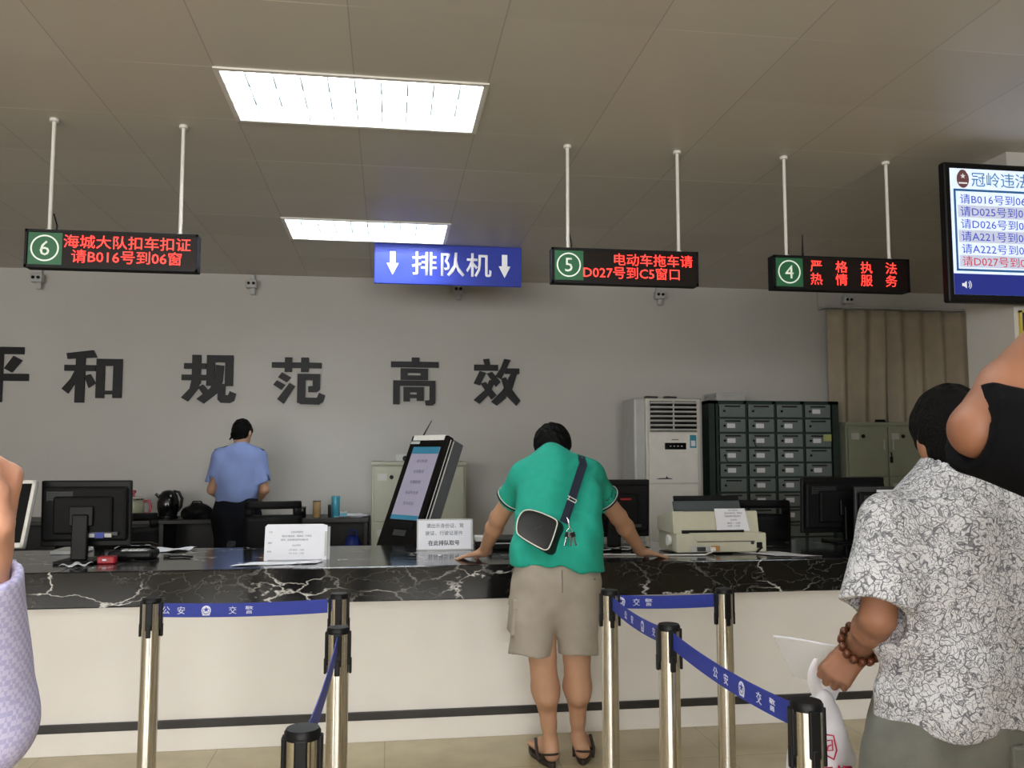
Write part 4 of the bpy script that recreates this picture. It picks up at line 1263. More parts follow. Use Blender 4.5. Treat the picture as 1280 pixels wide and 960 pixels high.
for k in range(4):
    pts = [(1.10 + .07 * i, 4.92 + .04 * math.sin(i * 1.4 + k * 2), CZ + .006 + .012 * abs(math.sin(i * .9 + k))) for i in range(7)]
    B().tube(pts, .004, 7).build('cable', M_LGREY if k % 2 else M_BLACK, t, True)
t = thing('printer_cable', 'white cable running from the printer along the counter', 'cable', (1.4, 4.6, CZ))
B().tube([(1.05, 4.72, CZ + .005), (1.3, 4.68, CZ + .005), (1.55, 4.625, CZ + .005), (1.74, 4.60, CZ + .006), (1.795, 4.63, CZ + .02), (1.805, 4.668, CZ + .03)], .0045, 8).build('cord', M_WHITE, t, True)
B().box(1.79, 1.82, 4.645, 4.667, CZ + .018, CZ + .04, .003).build('plug', M_WHITE, t)

# dot-matrix printer (seen from behind)
t = thing('printer', 'cream dot matrix printer seen from behind on the counter', 'printer', (1.8, 4.85, CZ))
px0, px1, py = 1.605, 2.135, 4.68
B().box(px0, px1, py, py + .33, CZ + .008, CZ + .115, .008).build('base', M_CREAM, t)
B().prism([(0, .112), (.30, .112), (.30, .19), (.05, .235), (.022, .235), (0, .12)], (px0 - .01, py + .02, CZ), Y3, Z3, .505, .004).build('cover', M_CREAM, t)
B().box(px0 + .035, px0 + .40, py + .005, py + .03, CZ + .108, CZ + .132, .002).build('paper_slot', M_BLACK, t)
B().prism([(.07, .118), (.48, .118), (.48, .108), (.45, .072), (.115, .072), (.09, .108)], (px0, py - .002, CZ), X3, Z3, -.012, .002).build('rear_flap', M_CREAM, t)
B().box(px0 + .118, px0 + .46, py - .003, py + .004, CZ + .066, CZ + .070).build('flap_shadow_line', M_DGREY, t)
B().box(px0 + .075, px0 + .26, py - .004, py + .002, CZ + .012, CZ + .046).build('port_panel', M_LGREY, t)
B().box(px0 + .20, px0 + .248, py - .010, py - .003, CZ + .016, CZ + .046, .002).build('orange_connector', M_ORANGE, t)
B().box(px0 + .115, px0 + .165, py - .012, py - .003, CZ + .016, CZ + .04, .002).build('parallel_port', M_DGREY, t)
B().box(px0 + .47, px0 + .503, py - .005, py + .002, CZ + .03, CZ + .062, .002).build('power_socket', M_BLACK, t)
B().tube([(px0 + .488, py - .004, CZ + .042), (px0 + .488, py - .03, CZ + .035), (px0 + .45, py - .045, CZ + .012)], .006, 8).build('power_plug', M_BLACK, t, True)
B().cyl((px0 + .445, py + .001, CZ + .06), (px0 + .445, py - .005, CZ + .06), .010).build('round_knob', M_DGREY, t, True)
v = B()
for k in range(14): v.box(px0 + .06 + .016 * k, px0 + .07 + .016 * k, py + .045, py + .068, CZ + .232, CZ + .2365)
v.box(px0 + .055, px0 + .3, py + .0445, py + .0455, CZ + .225, CZ + .2355)
v.build('vent_slots', M_DGREY, t)
kn = B().lathe([(0, 0), (.026, 0), (.03, .004), (.03, .02), (0, .022)], 20, M=Matrix.Translation((px0 - .004, py + .10, CZ + .07)) @ Matrix.Rotation(R(-90), 4, 'Y')).build('platen_knob', M_WHITE, t, True)
t = thing('paper_tray', 'smoky dark paper tray standing behind the cream printer', 'tray', (1.95, 5.2, CZ))
tr_ = mat('smoky_plastic', '4c5457', .15, var=.1)
B().prism([(0, .02), (.43, .02), (.43, .285), (.40, .32), (.03, .32), (0, .285)], (1.74, 5.04, CZ), X3, Vector((0, .35, .94)).normalized(), -.008).build('tray_plate', tr_, t)
B().prism([(.0, .295), (.42, .295), (.42, .325), (.0, .325)], (1.745, 5.026, CZ), X3, Vector((0, .35, .94)).normalized(), -.018, .003).build('tray_top_bar', M_BLACK, t)
B().box(1.75, 2.17, 5.03, 5.14, CZ, CZ + .03, .004).build('tray_foot', M_BLACK, t)
# the printed note hung on the printer
t = thing('printed_note', 'white printed note draped over the cream printer', 'paper', (1.94, 4.72, CZ + .12))
pu, pv = X3, Vector((0, .10, .99)).normalized()
g = []
N2 = Vector((1.845, 4.689, CZ + .126))
for i in range(9):
    g.append([N2 + Vector(((.195 - .012 * j / 8) * i / 8 - .01 * j / 8, .012 * j / 8 + .004 * math.sin(i * .9) * j / 8, .125 * j / 8 + .0)) for j in range(9)])
B().sheet(g, .0008).build('sheet', M_PAPER, t, True)
lines(N2 + Vector((0, -.004, 0)), [('业务办理须知', .10, .112, .009, 'C'), ('请出示身份证、驾驶证', .10, .095, .010, 'C'), ('行驶证原件排队取号', .095, .078, .010, 'C'), ('办公时间', .10, .058, .009, 'C'), ('08:30 — 12:00', .10, .040, .009, 'C'), ('14:30 — 17:30', .10, .024, .009, 'C')], M_INKL, par=t, tvv=pv)

# ------------------------------------------------------------------ queue ticket machine, leaning back, behind the counter
kt = thing('queue_machine', 'black leaning queue ticket machine with a lit screen behind the counter', 'ticket machine', (.1, 5.75, PZ))
th, al_ = R(50), R(23.2)
kw = Vector((math.cos(th), -math.sin(th), 0)); kh = Vector((-math.sin(th), -math.cos(th), 0))
ku = (Z3 * math.cos(al_) - kh * math.sin(al_)).normalized()
kn = kw.cross(ku) if kw.cross(ku).dot(kh) > 0 else -kw.cross(ku)
def KM(o): return Matrix(((kw.x, kn.x, ku.x, o.x), (kw.y, kn.y, ku.y, o.y), (kw.z, kn.z, ku.z, o.z), (0, 0, 0, 1)))
K_O = Vector((-.065, 5.80, .845)) - ku * .40          # lower left front corner of the leaning head
KW, KH, KT = .36, 1.165, .16
M = KM(K_O)
def kb(x0, x1, y0, y1, z0, z1, bev=0.): return B().box(x0, x1, y0, y1, z0, z1, bev, M=M)
kb(0, KW, -.055, 0, 0, KH, .006).build('front_casing', M_GLOSSB, kt)
kb(.004, KW - .004, -KT, -.055, .0, KH - .004, .006).build('rear_casing', mat('kiosk_grey_side', '57595c', .35), kt)
kb(.02, KW - .03, -.06, .0015, KH - .035, KH + .003, .002).build('top_cap', M_WHITE, kt)
kb(.012, .1, .0005, .003, KH - .062, KH - .042).build('name_plate', M_LGREY, kt)
for y in (-.03, -.058): kb(KW - .001, KW + .003, y - .004, y + .0, .02, KH - .02).build('white_strip', M_WHITE, kt)
M_KS = mat('kiosk_screen', '5a5666', .2, emit=(.20, .185, .225), es=1.0)
s_ = kb(.055, KW - .04, .0004, .003, KH - .60, KH - .085).build('screen', M_KS, kt)
M_KB = mat('kiosk_screen_blue', '255a70', .2, emit=(.02, .085, .13), es=1.0)
kb(.055, KW - .04, .003, .0036, KH - .135, KH - .085).build('header_bar', M_KB, s_)
kb(.055, KW - .04, .003, .0036, KH - .60, KH - .57).build('footer_bar', M_KB, s_)
b = B()
for i, (body) in enumerate(['违法处理', '业务取号', '车辆管理', '电动车业务', '扣车扣证']):
    b.text(body, M @ Vector((.185, .0034, KH - .20 - i * .075)), kw, ku, h=.024, align='C', depth=.0004)
b.build('screen_text', mat('kiosk_text', '3a3648', .4, emit=(.03, .03, .06), es=1.), s_)
kb(.07, KW - .06, .0004, .004, KH - .66, KH - .615, .002).build('card_slot', M_BLACK, kt)
kb(.13, .25, .0004, .005, KH - .71, KH - .67, .002).build('ticket_outlet', M_DGREY, kt)
b = B()
for q in ((.10, .106, .28, .315), (.20, .206, .28, .315), (.10, .206, .276, .281), (.10, .13, .312, .316), (.175, .206, .312, .316), (.14, .165, .29, .296)): b.box(q[0], q[1], .0004, .003, q[2] + .05, q[3] + .05, 0, M=M)
b.build('card_symbol', M_LGREY, kt)
B().tube([M @ Vector((.07, -.03, KH)), M @ Vector((.085, -.03, KH + .05)), M @ Vector((.11, -.03, KH + .13))], [.006, .004, .0025], 8).build('antenna', M_BLACK, kt, True)
c_ = K_O + kw * KW / 2 - kn * .07
bb = B().box(-.19, .19, -.16, .16, 0, .03, .006, M=rotz_about(c_.x + .12, c_.y + .05, PZ, -th))
bb.build('foot_plate', M_DGREY, kt)
B().box(-.11, .11, -.07, .07, 0, c_.z - PZ + .12, .008, M=rotz_about(c_.x + .07, c_.y + .05, PZ + .03, -th)).build('pedestal', M_DGREY, kt)

# ------------------------------------------------------------------ belt stanchions
def badge(b, o, u, v, r):
    b.prism([(r * math.cos(a) * .95, r * math.sin(a)) for a in [6.2832 * i / 24 for i in range(24)]], o, u, v, .0006)
    b.prism([(-r * .85, -r * .5), (r * .85, -r * .5), (r * .7, -r * 1.05), (-r * .7, -r * 1.05)], o, u, v, .0006)
def stanchion(x, y, label, rz=0., proto=None):
    if proto is not None: return dup(proto, (x, y, 0), rz, label)
    t = thing('belt_stanchion', label, 'stanchion', (x, y, 0), rz, group='steel belt stanchions in front of the counter')
    B().lathe([(0, 0), (.16, 0), (.16, .012), (.14, .022), (.05, .034), (.034, .05), (.034, .052), (0, .052)], 40).build('base', M_STEEL, t, True, local=True)
    B().lathe([(0, .045), (.0315, .045), (.0315, .80), (.0315, .905), (0, .905)], 32).build('pole', M_STEEL, t, True, local=True)
    B().lathe([(0, .9), (.033, .9), (.0335, .912), (.030, .918), (0, .918)], 32).build('cap', M_BLACK, t, True, local=True)
    for k in range(4):
        Mk = Matrix.Rotation(k * math.pi / 2, 4, 'Z')
        B().box(.029, .0375, -.012, .012, .81, .905, .003, M=Mk).box(.032, .040, -.008, .008, .785, .83, .003, M=Mk).build('belt_slot', M_BLACK, t, local=True)
    return t
SP = {}
for key, x, y, l in [('L', -.816, 3.22, 'steel stanchion at far left, belt running right from it'), ('LB', -.170, 3.225, 'steel stanchion against the counter, partly hidden behind another post'),
                     ('LF', -.138, 2.606, 'steel stanchion in front of a second post, left of the man'), ('LN', -.150, 1.669, 'steel stanchion nearest at left, only its top in view'),
                     ('M', .822, 3.163, 'steel stanchion beside the right calf of the man in teal'), ('R', 1.258, 3.138, 'steel stanchion right of the middle post, near the counter'),
                     ('MF', .833, 2.513, 'steel stanchion in the middle of the slanting blue belt'), ('RN', .855, 1.704, 'steel stanchion nearest at right, beside the plastic bag')]:
    SP[key] = stanchion(x, y, l, 0, SP.get('L'))
def belt(a, c, side, marks, sag=.012, label=None):
    """a belt from stanchion a to c; printing on the side the vector `side` points to; marks: (position 0..1, text or badge, height)"""
    A, Cc = Vector(SP[a].location), Vector(SP[c].location)
    d = (Cc - A); L = d.length; d.normalize()
    p0, p1 = A + d * .04, Cc - d * .04
    def P(u, z): 
        q = p0.lerp(p1, u)
        return Vector((q.x, q.y, z - sag * 4 * u * (1 - u)))
    g = [[P(i / 24, z) for z in (.850, .874, .898)] for i in range(25)]
    par = SP[a]
    wl0 = WL.get(par.name)
    WL[par.name] = A.copy()
    bt = B().sheet(g, .0025).build('belt', M_BELT, par, True)
    nn = Vector(side)
    uu = Z3.cross(nn)
    if uu.dot(d) < 0: rev = True
    else: rev = False
    for u, body, h_ in marks:
        q = P(u, .874) + nn * .0016
        b = B()
        if body == '*':
            badge(b, q, uu, Z3, .017)
            o = b.build('badge', M_BELTW, bt)
            s2 = B()
            s2.prism([((.010 if i % 2 == 0 else .0045) * math.sin(math.pi * i / 5), (.010 if i % 2 == 0 else .0045) * math.cos(math.pi * i / 5)) for i in range(10)], q + nn * .0007 + Z3 * .003, uu, Z3, .0004)
            for rr_ in (.0125,):
                for i in range(20):
                    a0, a1 = 2.6 + 4.2 * i / 20, 2.6 + 4.2 * (i + 1) / 20
                    s2.prism([(rr_ * math.cos(a0), rr_ * math.sin(a0)), (rr_ * math.cos(a1), rr_ * math.sin(a1)), (.0108 * math.cos(a1), .0108 * math.sin(a1)), (.0108 * math.cos(a0), .0108 * math.sin(a0))], q + nn * .0007, uu, Z3, .0004)
            s2.build('badge_detail', M_BELT, bt)
        else:
            b.text(body, q - Z3 * h_ / 2, uu, Z3, h=h_, align='C', depth=.0005, bold=.004)
            b.build('lettering', M_BELTW, bt)
FN = Vector((0, -1, 0)); LN_ = Vector((-1, 0, 0))
belt('L', 'LB', Vector((0.007, -1, 0)).normalized(), [(.015, '公', .026), (.105, '安', .027), (.255, '*', 0), (.415, '交', .027), (.515, '警', .027)], .006)
belt('LF', 'LN', Vector((-1, .0128, 0)).normalized(), [(.40, '公', .026), (.46, '安', .027), (.56, '*', 0), (.66, '交', .027), (.72, '警', .027)], .02)
belt('M', 'R', Vector((-.057, -1, 0)).normalized(), [(.005, '*', 0), (.17, '交', .027), (.30, '警', .027)], .004)
belt('M', 'MF', Vector((-1, -.017, 0)).normalized(), [(.30, '公', .027), (.43, '安', .027), (.63, '*', 0), (.83, '交', .027), (.95, '警', .027)], .012)
belt('MF', 'RN', Vector((-1, -.027, 0)).normalized(), [(.42, '公', .027), (.51, '安', .027), (.635, '*', 0), (.76, '交', .027), (.85, '警', .027)], .014)

# ================================================================== PEOPLE
def ring(name, c, axis, r, t, m, parent, n=40, sx=1., ux=None):
    ax = Vector(axis).normalized()
    u = (Vector(ux) - ax * Vector(ux).dot(ax)).normalized() if ux else ax.orthogonal().normalized()
    v = ax.cross(u)
    c = Vector(c)
    return B().tube([c + u * math.cos(a) * r * sx + v * math.sin(a) * r for a in [6.2832 * i / n for i in range(n)]], t, 8, closed=True).build(name, m, parent, 'all')
def L3(a, b, t): return tuple(a[i] + (b[i] - a[i]) * t for i in range(3))
def sleeve(S, sh, el, wr_, t, r0, r1, depth=.035, wall=.016):
    """short sleeve from the shoulder down the upper arm, open at its end"""
    e = L3(sh, el, t)
    S.con(sh, e, r0, r1, .03)
    d = nrm(np.array(e) - np.array(sh))
    return e, d, (np.array(e) - d * depth, np.array(e) + d * .03, r1 - wall)
def foot(S, ankle, heel, toe, r=.03):
    S.cap(ankle, heel, r, r * 1.08, .02)
    b = L3(heel, toe, .55)
    S.cap((heel[0], heel[1], heel[2]), (b[0], b[1], heel[2]), r * .95, r * 1.15, .02)
    S.cap((ankle[0], ankle[1], ankle[2] - .02), (b[0], b[1], heel[2] + .005), r * .9, r * 1.05, .02)
    tv_ = nrm(np.array(toe) - np.array(heel)); sd = np.cross(tv_, (0, 0, 1))
    for i in range(5):
        o = np.array(b) + sd * (i - 2) * .015
        e_ = np.array(toe) + sd * (i - 2) * .017 - tv_ * abs(i - 1.5) * .008
        S.cap((o[0], o[1], heel[2] - .004), (e_[0], e_[1], heel[2] - .012), .016, .0105, .006)

# ------------------------------------------------------------------ man in teal leaning on the counter
P = thing('person', 'person in teal polo and khaki shorts leaning on the counter with both hands', 'person', (.8, 3.98, 0))
shL, shR = (.675, 4.215, 1.300), (.992, 4.215, 1.300)
elL, elR = (.560, 4.37, 1.10), (1.180, 4.35, 1.10)
wrL, wrR = (.510, 4.585, .906), (1.352, 4.525, .903)
hipL, hipR = (.70, 3.985, .86), (.87, 3.985, .86)
knL, knR = (.708, 3.945, .50), (.868, 3.945, .495)
anL, anR = (.754, 4.00, .105), (.888, 4.02, .115)
S = SDF()
S.chain([(.785, 3.98, .88), (.80, 4.04, 1.05), (.825, 4.14, 1.25), (.83, 4.21, 1.36)], [.155, .15, .155, .10], .03, ((0, .92, -.38), .6))
S.cap(shL, shR, .062, .062, .04)
for sh, el, wr_, hd, sd_ in ((shL, elL, wrL, (-.88, .42, -.24), 1), (shR, elR, wrR, (.93, .20, -.22), -1)):
    S.cap(sh, el, .054, .043, .03)
    S.cap(el, L3(el, wr_, .3), .043, .0435, .02)
    S.cap(L3(el, wr_, .3), wr_, .0435, .0285, .02)
    hand(S, wr_, hd, (0, 0, 1), sd_, curl=(2, 6, 3), spread=.75, scale=1.0, thumb=(42, 12))
for hp, kn_, an in ((hipL, knL, anL), (hipR, knR, anR)):
    S.cap(hp, kn_, .09, .060, .03)
    S.cap(kn_, L3(kn_, an, .36), .057, .061, .025)
    S.cap((kn_[0], kn_[1] - .012, kn_[2] - .07), (L3(kn_, an, .45)[0], kn_[1] - .012, L3(kn_, an, .45)[2]), .05, .05, .03)
    S.cap(L3(kn_, an, .36), L3(kn_, an, .80), .060, .033, .03)
    S.cap(L3(kn_, an, .78), an, .033, .031, .02)
foot(S, anL, (.757, 3.985, .056), (.715, 4.205, .052))
foot(S, anR, (.905, 4.005, .056), (.965, 4.215, .052))
hc, hR = head(S, (.846, 4.39, 1.450), (-.03, .80, -.60), (0, .60, .80), (.832, 4.25, 1.38))
body = S.build('body', M_SKIN, P, .0045)
face_bits(hc, hR, P)
hair_of(hc, hR, P, 1.06, tilt=.50, base=-.062, rad=(.092, .102, .101))
# polo
T = SDF()
T.chain([(.790, 3.975, .89), (.793, 3.985, .96), (.803, 4.03, 1.08), (.822, 4.11, 1.22), (.830, 4.18, 1.315)], [.212, .197, .178, .180, .140], .04, ((0, .92, -.38), .66))
T.cap(shL, shR, .078, .078, .05)
T.cap((.77, 4.17, 1.318), (.892, 4.17, 1.318), .095, .095, .05)
T.cap((.69, 4.20, 1.315), (.832, 4.22, 1.355), .070, .078, .05)
T.cap((.975, 4.20, 1.315), (.832, 4.22, 1.355), .070, .078, .05)
T.cap((.832, 4.20, 1.36), (.834, 4.262, 1.402), .078, .070, .03)
e1, d1, c1 = sleeve(T, shL, elL, wrL, .56, .078, .079)
e2, d2, c2 = sleeve(T, shR, elR, wrR, .56, .078, .079)
for c in (c1, c2): T.cap(c[0], c[1], c[2], c[2], .01, op='s')
T.cap((.835, 4.27, 1.41), (.838, 4.31, 1.45), .062, .062, .01, op='s')
T.plane((.785, 3.9, .900), (-.09, 0, -1))
fl = folds(11, .0105, 25, (1.2, .5, .4))
TEAL = T
T.build('polo_shirt', M_POLO, P, .007, lambda Q: fl(Q) + .004 * np.sin((Q[:, 0] * 1.6 + Q[:, 2] * .9) * 34) * (Q[:, 2] < 1.15))
for e_, d_ in ((e1, d1), (e2, d2)):
    ring('cuff_trim', np.array(e_) - d_ * .012, d_, .0805, .0045, M_NAVY, P)
    ring('cuff_stripe', np.array(e_) - d_ * .020, d_, .0808, .0018, M_PIPE, P)
cl = B()
ring('collar', (.833, 4.235, 1.40), (.01, .55, .65), .070, .013, M_POLO, P)
ring('collar_stripe', (.833, 4.243, 1.411), (.01, .55, .65), .071, .0028, M_PIPE, P)
# shorts
K = SDF()
K.chain([(.785, 3.985, .90), (.782, 3.985, .84), (.78, 3.985, .79)], [.180, .200, .198], .04, ((0, 1, 0), .62))
K.con((.680, 3.975, .80), (.655, 3.945, .512), .110, .100, .025)
K.con((.880, 3.975, .80), (.872, 3.945, .508), .110, .090, .025)
K.cap((.655, 3.945, .54), (.652, 3.945, .48), .076, .076, .01, op='s')
K.cap((.872, 3.945, .54), (.871, 3.945, .48), .068, .068, .01, op='s')
K.plane((.785, 3.9, .918), (.09, 0, 1))
fk = folds(21, .006, 30, (1.2, .6, .6))
K.build('shorts', M_KHAKI, P, .007, fk)
def yk(x, z): return K.surf_y(x, z, 3.6, 4.2)
B().box(-.012, .012, -.07, .07, -.085, .06, .01).build('cargo_pocket', M_KHAKI, P, M=Matrix.Translation((.575, 3.97, .69)) @ Matrix.Rotation(R(6), 4, 'Y'))
B().box(-.016, .016, -.074, .074, .03, .075, .006).build('pocket_flap', M_KHAKI, P, M=Matrix.Translation((.575, 3.97, .69)) @ Matrix.Rotation(R(6), 4, 'Y'))
y0 = yk(.90, .855)
B().tube([(.87, y0 - .004, .862), (.90, y0 - .003, .860), (.945, yk(.945, .85) - .003, .850)], .003, 6).build('pocket_welt', mat('khaki_dark_seam', '5d564d', .9), P)
B().tube([(.783, yk(.783, .90 - .02 * i) - .002, .90 - .02 * i) for i in range(6)], .0016, 5).build('seat_seam', MATS['khaki_dark_seam'], P)
# flip-flops
for nm, heel, toe in (('left', (.757, 3.955), (.712, 4.225)), ('right', (.900, 3.975), (.972, 4.235))):
    hv, tv2 = Vector((heel[0], heel[1], 0)), Vector((toe[0], toe[1], 0))
    d = (tv2 - hv); Ls = d.length; d.normalize(); s2 = Vector((d.y, -d.x, 0))
    ol = []
    for i in range(28):
        a = 6.2832 * i / 28
        wq = .046 + .008 * math.sin(a)
        ol.append((math.cos(a) * wq * (1 if math.sin(a) > 0 else .88), Ls / 2 + math.sin(a) * (Ls / 2 + .008)))
    o = B().prism(ol, (hv.x, hv.y, .001), s2, d, .024, .004).build('sandal', M_SANDAL, P)
    b = B()
    tp = hv + d * Ls * .78
    for s_ in (-1, 1):
        b.tube([hv + d * .06 + s2 * s_ * .044 + Z3 * .02, hv + d * .09 + s2 * s_ * .047 + Z3 * .05, hv + d * .15 + s2 * s_ * .03 + Z3 * .088, tp + Z3 * .055], .008, 8)
        b.tube([hv + d * .06 + s2 * s_ * .044 + Z3 * .02, hv + d * .03 + s2 * s_ * .040 + Z3 * .055, hv - d * .012 + s2 * s_ * .014 + Z3 * .066, hv - d * .016 + Z3 * .067], .005, 8)
    b.tube([tp + Z3 * .055, tp + d * .012 + Z3 * .02], .006, 8)
    b.build('strap', M_SANDAL, o, True)

# shoulder bag on his back
SB = thing('shoulder_bag', 'black leather shoulder bag with white piping on the back of the man in teal', 'bag', (.69, 3.85, 1.06))
def yt(x, z, d=.0):
    y = TEAL.surf_y(x, z, 3.5, 4.35)
    return (y if y is not None else 4.1) - d
fp = [(.598, 1.072), (.606, 1.115), (.628, 1.148), (.655, 1.158), (.700, 1.150), (.775, 1.118), (.788, 1.105), (.786, 1.085), (.745, .992), (.730, .982), (.712, .983), (.604, 1.045)]
fp = [(x - .026, z + .014) for x, z in fp]
def bag_y(x, z): return yt(.66, 1.07) - .085 + (z - 1.06) * .38
b2 = bmesh.new()
F_ = [b2.verts.new((x, bag_y(x, z), z)) for x, z in fp]
cx_, cz_ = .664, 1.084
Bk = [b2.verts.new((cx_ + (x - cx_) * 1.02 + .050, bag_y(x, z) + .075, cz_ + (z - cz_) * 1.02 - .036)) for x, z in fp]
Mi = [b2.verts.new((cx_ + (x - cx_) * 1.05 + .026, bag_y(x, z) + .035, cz_ + (z - cz_) * 1.05 - .018)) for x, z in fp]
n = len(fp)
b2.faces.new(F_); b2.faces.new(Bk[::-1])
for i in range(n):
    j = (i + 1) % n
    b2.faces.new((F_[i], F_[j], Mi[j], Mi[i])); b2.faces.new((Mi[i], Mi[j], Bk[j], Bk[i]))
bmesh.ops.recalc_face_normals(b2, faces=b2.faces[:])
bmesh.ops.bevel(b2, geom=[e for e in b2.edges], offset=.004, segments=2, profile=.5, affect='EDGES')
bb = B(); bb.merge(b2); bb.build('bag_body', M_LEATH, SB, True)
def smooth_loop(pts, it=2):
    for _ in range(it):
        pts = [q for i in range(len(pts)) for q in ((pts[i] * .75 + pts[(i + 1) % len(pts)] * .25), (pts[i] * .25 + pts[(i + 1) % len(pts)] * .75))]
    return pts
lp = smooth_loop([Vector((x, bag_y(x, z) - .002, z)) for x, z in fp])
B().tube(lp, .0028, 8, closed=True).build('piping', M_PIPE, SB, 'all')
lp2 = [Vector((cx_ + (x - cx_) * 1.03 + .051, bag_y(x, z) + .070, cz_ + (z - cz_) * 1.03 - .037)) for x, z in fp][4:10]
B().tube(lp2, .0025, 8).build('rear_piping', M_PIPE, SB, 'all')
B().tube([(.655 + .012 * i, bag_y(.66, 1.085 + .005 * i) - .002, 1.085 + .005 * i) for i in range(4)], .0012, 5).build('embossed_line', M_DGREY, SB)
# strap: over the right shoulder, across the back and round the left side
sp_ = [(.800, 1.11), (.828, 1.165), (.862, 1.235), (.893, 1.30), (.918, 1.345), (.938, 1.375)]
cp = [Vector((x, yt(x, z, .006), z)) for x, z in sp_]
cp += [Vector((.945, 4.17, 1.412)), Vector((.945, 4.235, 1.418)), Vector((.93, 4.285, 1.385))]
g = []
for i, p in enumerate(cp):
    d = (cp[min(i + 1, len(cp) - 1)] - cp[max(i - 1, 0)]).normalized()
    sd = Vector((d.z, 0, -d.x)) if i < 6 else Vector((1, 0, -.25))
    sd = sd.normalized()
    g.append([p + sd * q for q in (-.020, 0, .020)])
B().sheet(g, .004).build('strap', M_NAVY, SB, True)
b = B()
for z, x in ((1.218, .853), (1.205, .847)):
    y = yt(x, z, .010)
    b.tube([(x - .019, y, z + .010), (x + .019, y, z - .010)], .0022, 6)
b.tube([(.834, yt(.847, 1.205, .010), 1.215), (.840, yt(.847, 1.2, .010), 1.228)], .0022, 6).tube([(.866, yt(.847, 1.205, .010), 1.195), (.872, yt(.847, 1.2, .010), 1.208)], .0022, 6)
b.build('strap_slider', M_PIPE, SB)
KY = thing('key_ring', 'bunch of keys hanging from the shoulder bag strap', 'keys', (.818, 3.86, 1.08))
ky = yt(.818, 1.06, .02)
B().tube([(.806, ky, 1.135), (.812, ky - .004, 1.125), (.816, ky - .004, 1.10), (.818, ky - .004, 1.085)], .003, 6).build('chain', M_CHROME, KY, True)
ring('split_ring', (.818, ky - .005, 1.072), (0, 1, 0), .013, .0018, M_CHROME, KY)
for i, (dx, rz_) in enumerate(((-.012, .25), (.004, -.05), (.016, -.3))):
    M = Matrix.Translation((.818 + dx, ky - .006 - .002 * i, 1.052)) @ Matrix.Rotation(rz_, 4, 'Y')
    kk = B().box(-.004, .004, -.0012, .0012, -.045, 0, .0005, M=M).build('key', M_CHROME, KY)
    B().box(-.011, .011, -.002, .002, -.005, .018, .002, M=M).build('key_head', M_BLACK if i != 1 else M_CHROME, kk)

# ------------------------------------------------------------------ officer in blue by the back wall
P = thing('person', 'person in light blue uniform shirt facing the back wall', 'person', (-1.22, 7.37, PZ))
shL, shR = (-1.365, 7.37, 1.405), (-1.065, 7.37, 1.405)
elL, elR = (-1.425, 7.36, 1.13), (-1.01, 7.36, 1.13)
wrL, wrR = (-1.33, 7.55, 1.015), (-1.10, 7.55, 1.015)
S = SDF()
S.chain([(-1.22, 7.37, .92), (-1.22, 7.37, 1.1), (-1.215, 7.37, 1.36)], [.145, .13, .135], .03, ((0, 1, 0), .62))
S.cap(shL, shR, .055, .055, .04)
for sh, el, wr_, sd_ in ((shL, elL, wrL, 1), (shR, elR, wrR, -1)):
    S.cap(sh, el, .046, .037, .03); S.cap(el, wr_, .038, .026, .02)
    hand(S, wr_, (-.25 * sd_ * -1, .85, -.35), (0, .3, 1), sd_, curl=(25, 35, 20), spread=.4, scale=.92)
for x in (-1.295, -1.145):
    S.cap((x, 7.37, .90), (x, 7.37, .55), .085, .058, .03); S.cap((x, 7.37, .55), (x, 7.37, .19), .055, .036, .03)
    foot(S, (x, 7.37, .19), (x, 7.345, .155), (x, 7.57, .15))
hc, hR = head(S, (-1.207, 7.415, 1.592), (.30, .88, -.36), (0, .36, .93), (-1.213, 7.375, 1.45), .95, .050)
S.build('body', M_SKIN, P, .006)
face_bits(hc, hR, P, .95)
def bun(Q):
    Q.ell(hc + hR @ np.array((0, -.085, -.005)), (.045, .038, .042), hR, .02)
    Q.cap(hc + hR @ np.array((-.05, -.07, -.03)), hc + hR @ np.array((-.062, -.075, -.075)), .012, .004, .02)
hair_of(hc, hR, P, .97, tilt=.55, base=-.045, extra=bun)
T = SDF()
T.chain([(-1.232, 7.37, 1.03), (-1.232, 7.37, 1.12), (-1.222, 7.37, 1.24), (-1.215, 7.37, 1.36)], [.155, .168, .168, .158], .04, ((0, 1, 0), .66))
T.cap(shL, shR, .065, .065, .05)
T.cap((-1.213, 7.375, 1.42), (-1.212, 7.38, 1.475), .075, .057, .03)
e1, d1, c1 = sleeve(T, shL, elL, wrL, .80, .066, .070)
e2, d2, c2 = sleeve(T, shR, elR, wrR, .80, .066, .070)
for c in (c1, c2): T.cap(c[0], c[1], c[2], c[2], .01, op='s')
T.cap((-1.212, 7.385, 1.475), (-1.212, 7.39, 1.52), .047, .047, .01, op='s')
T.plane((-1.2, 7.3, 1.035), (0, 0, -1))
T.build('uniform_shirt', M_UNIF, P, .008, folds(31, .006, 30))
ring('collar', (-1.212, 7.382, 1.468), (0, .15, 1), .054, .011, M_UNIF, P)
for s_, sh in ((-1, shL), (1, shR)):
    B().box(-.055, .055, -.024, .024, -.004, .004, .003).build('epaulette', M_NAVY, P, M=Matrix.Translation((sh[0] - s_ * .005, 7.365, sh[2] + .068)) @ Matrix.Rotation(s_ * .32, 4, 'Y'))
K = SDF()
K.chain([(-1.232, 7.37, 1.05), (-1.225, 7.37, .93), (-1.22, 7.37, .86)], [.158, .185, .18], .04, ((0, 1, 0), .66))
for x in (-1.30, -1.14): K.con((x, 7.37, .88), (x, 7.37, .15), .105, .085, .04)
K.plane((0, 0, 1.06), (0, 0, 1))
K.build('trousers', M_TROUS, P, .009, folds(41, .005, 26))
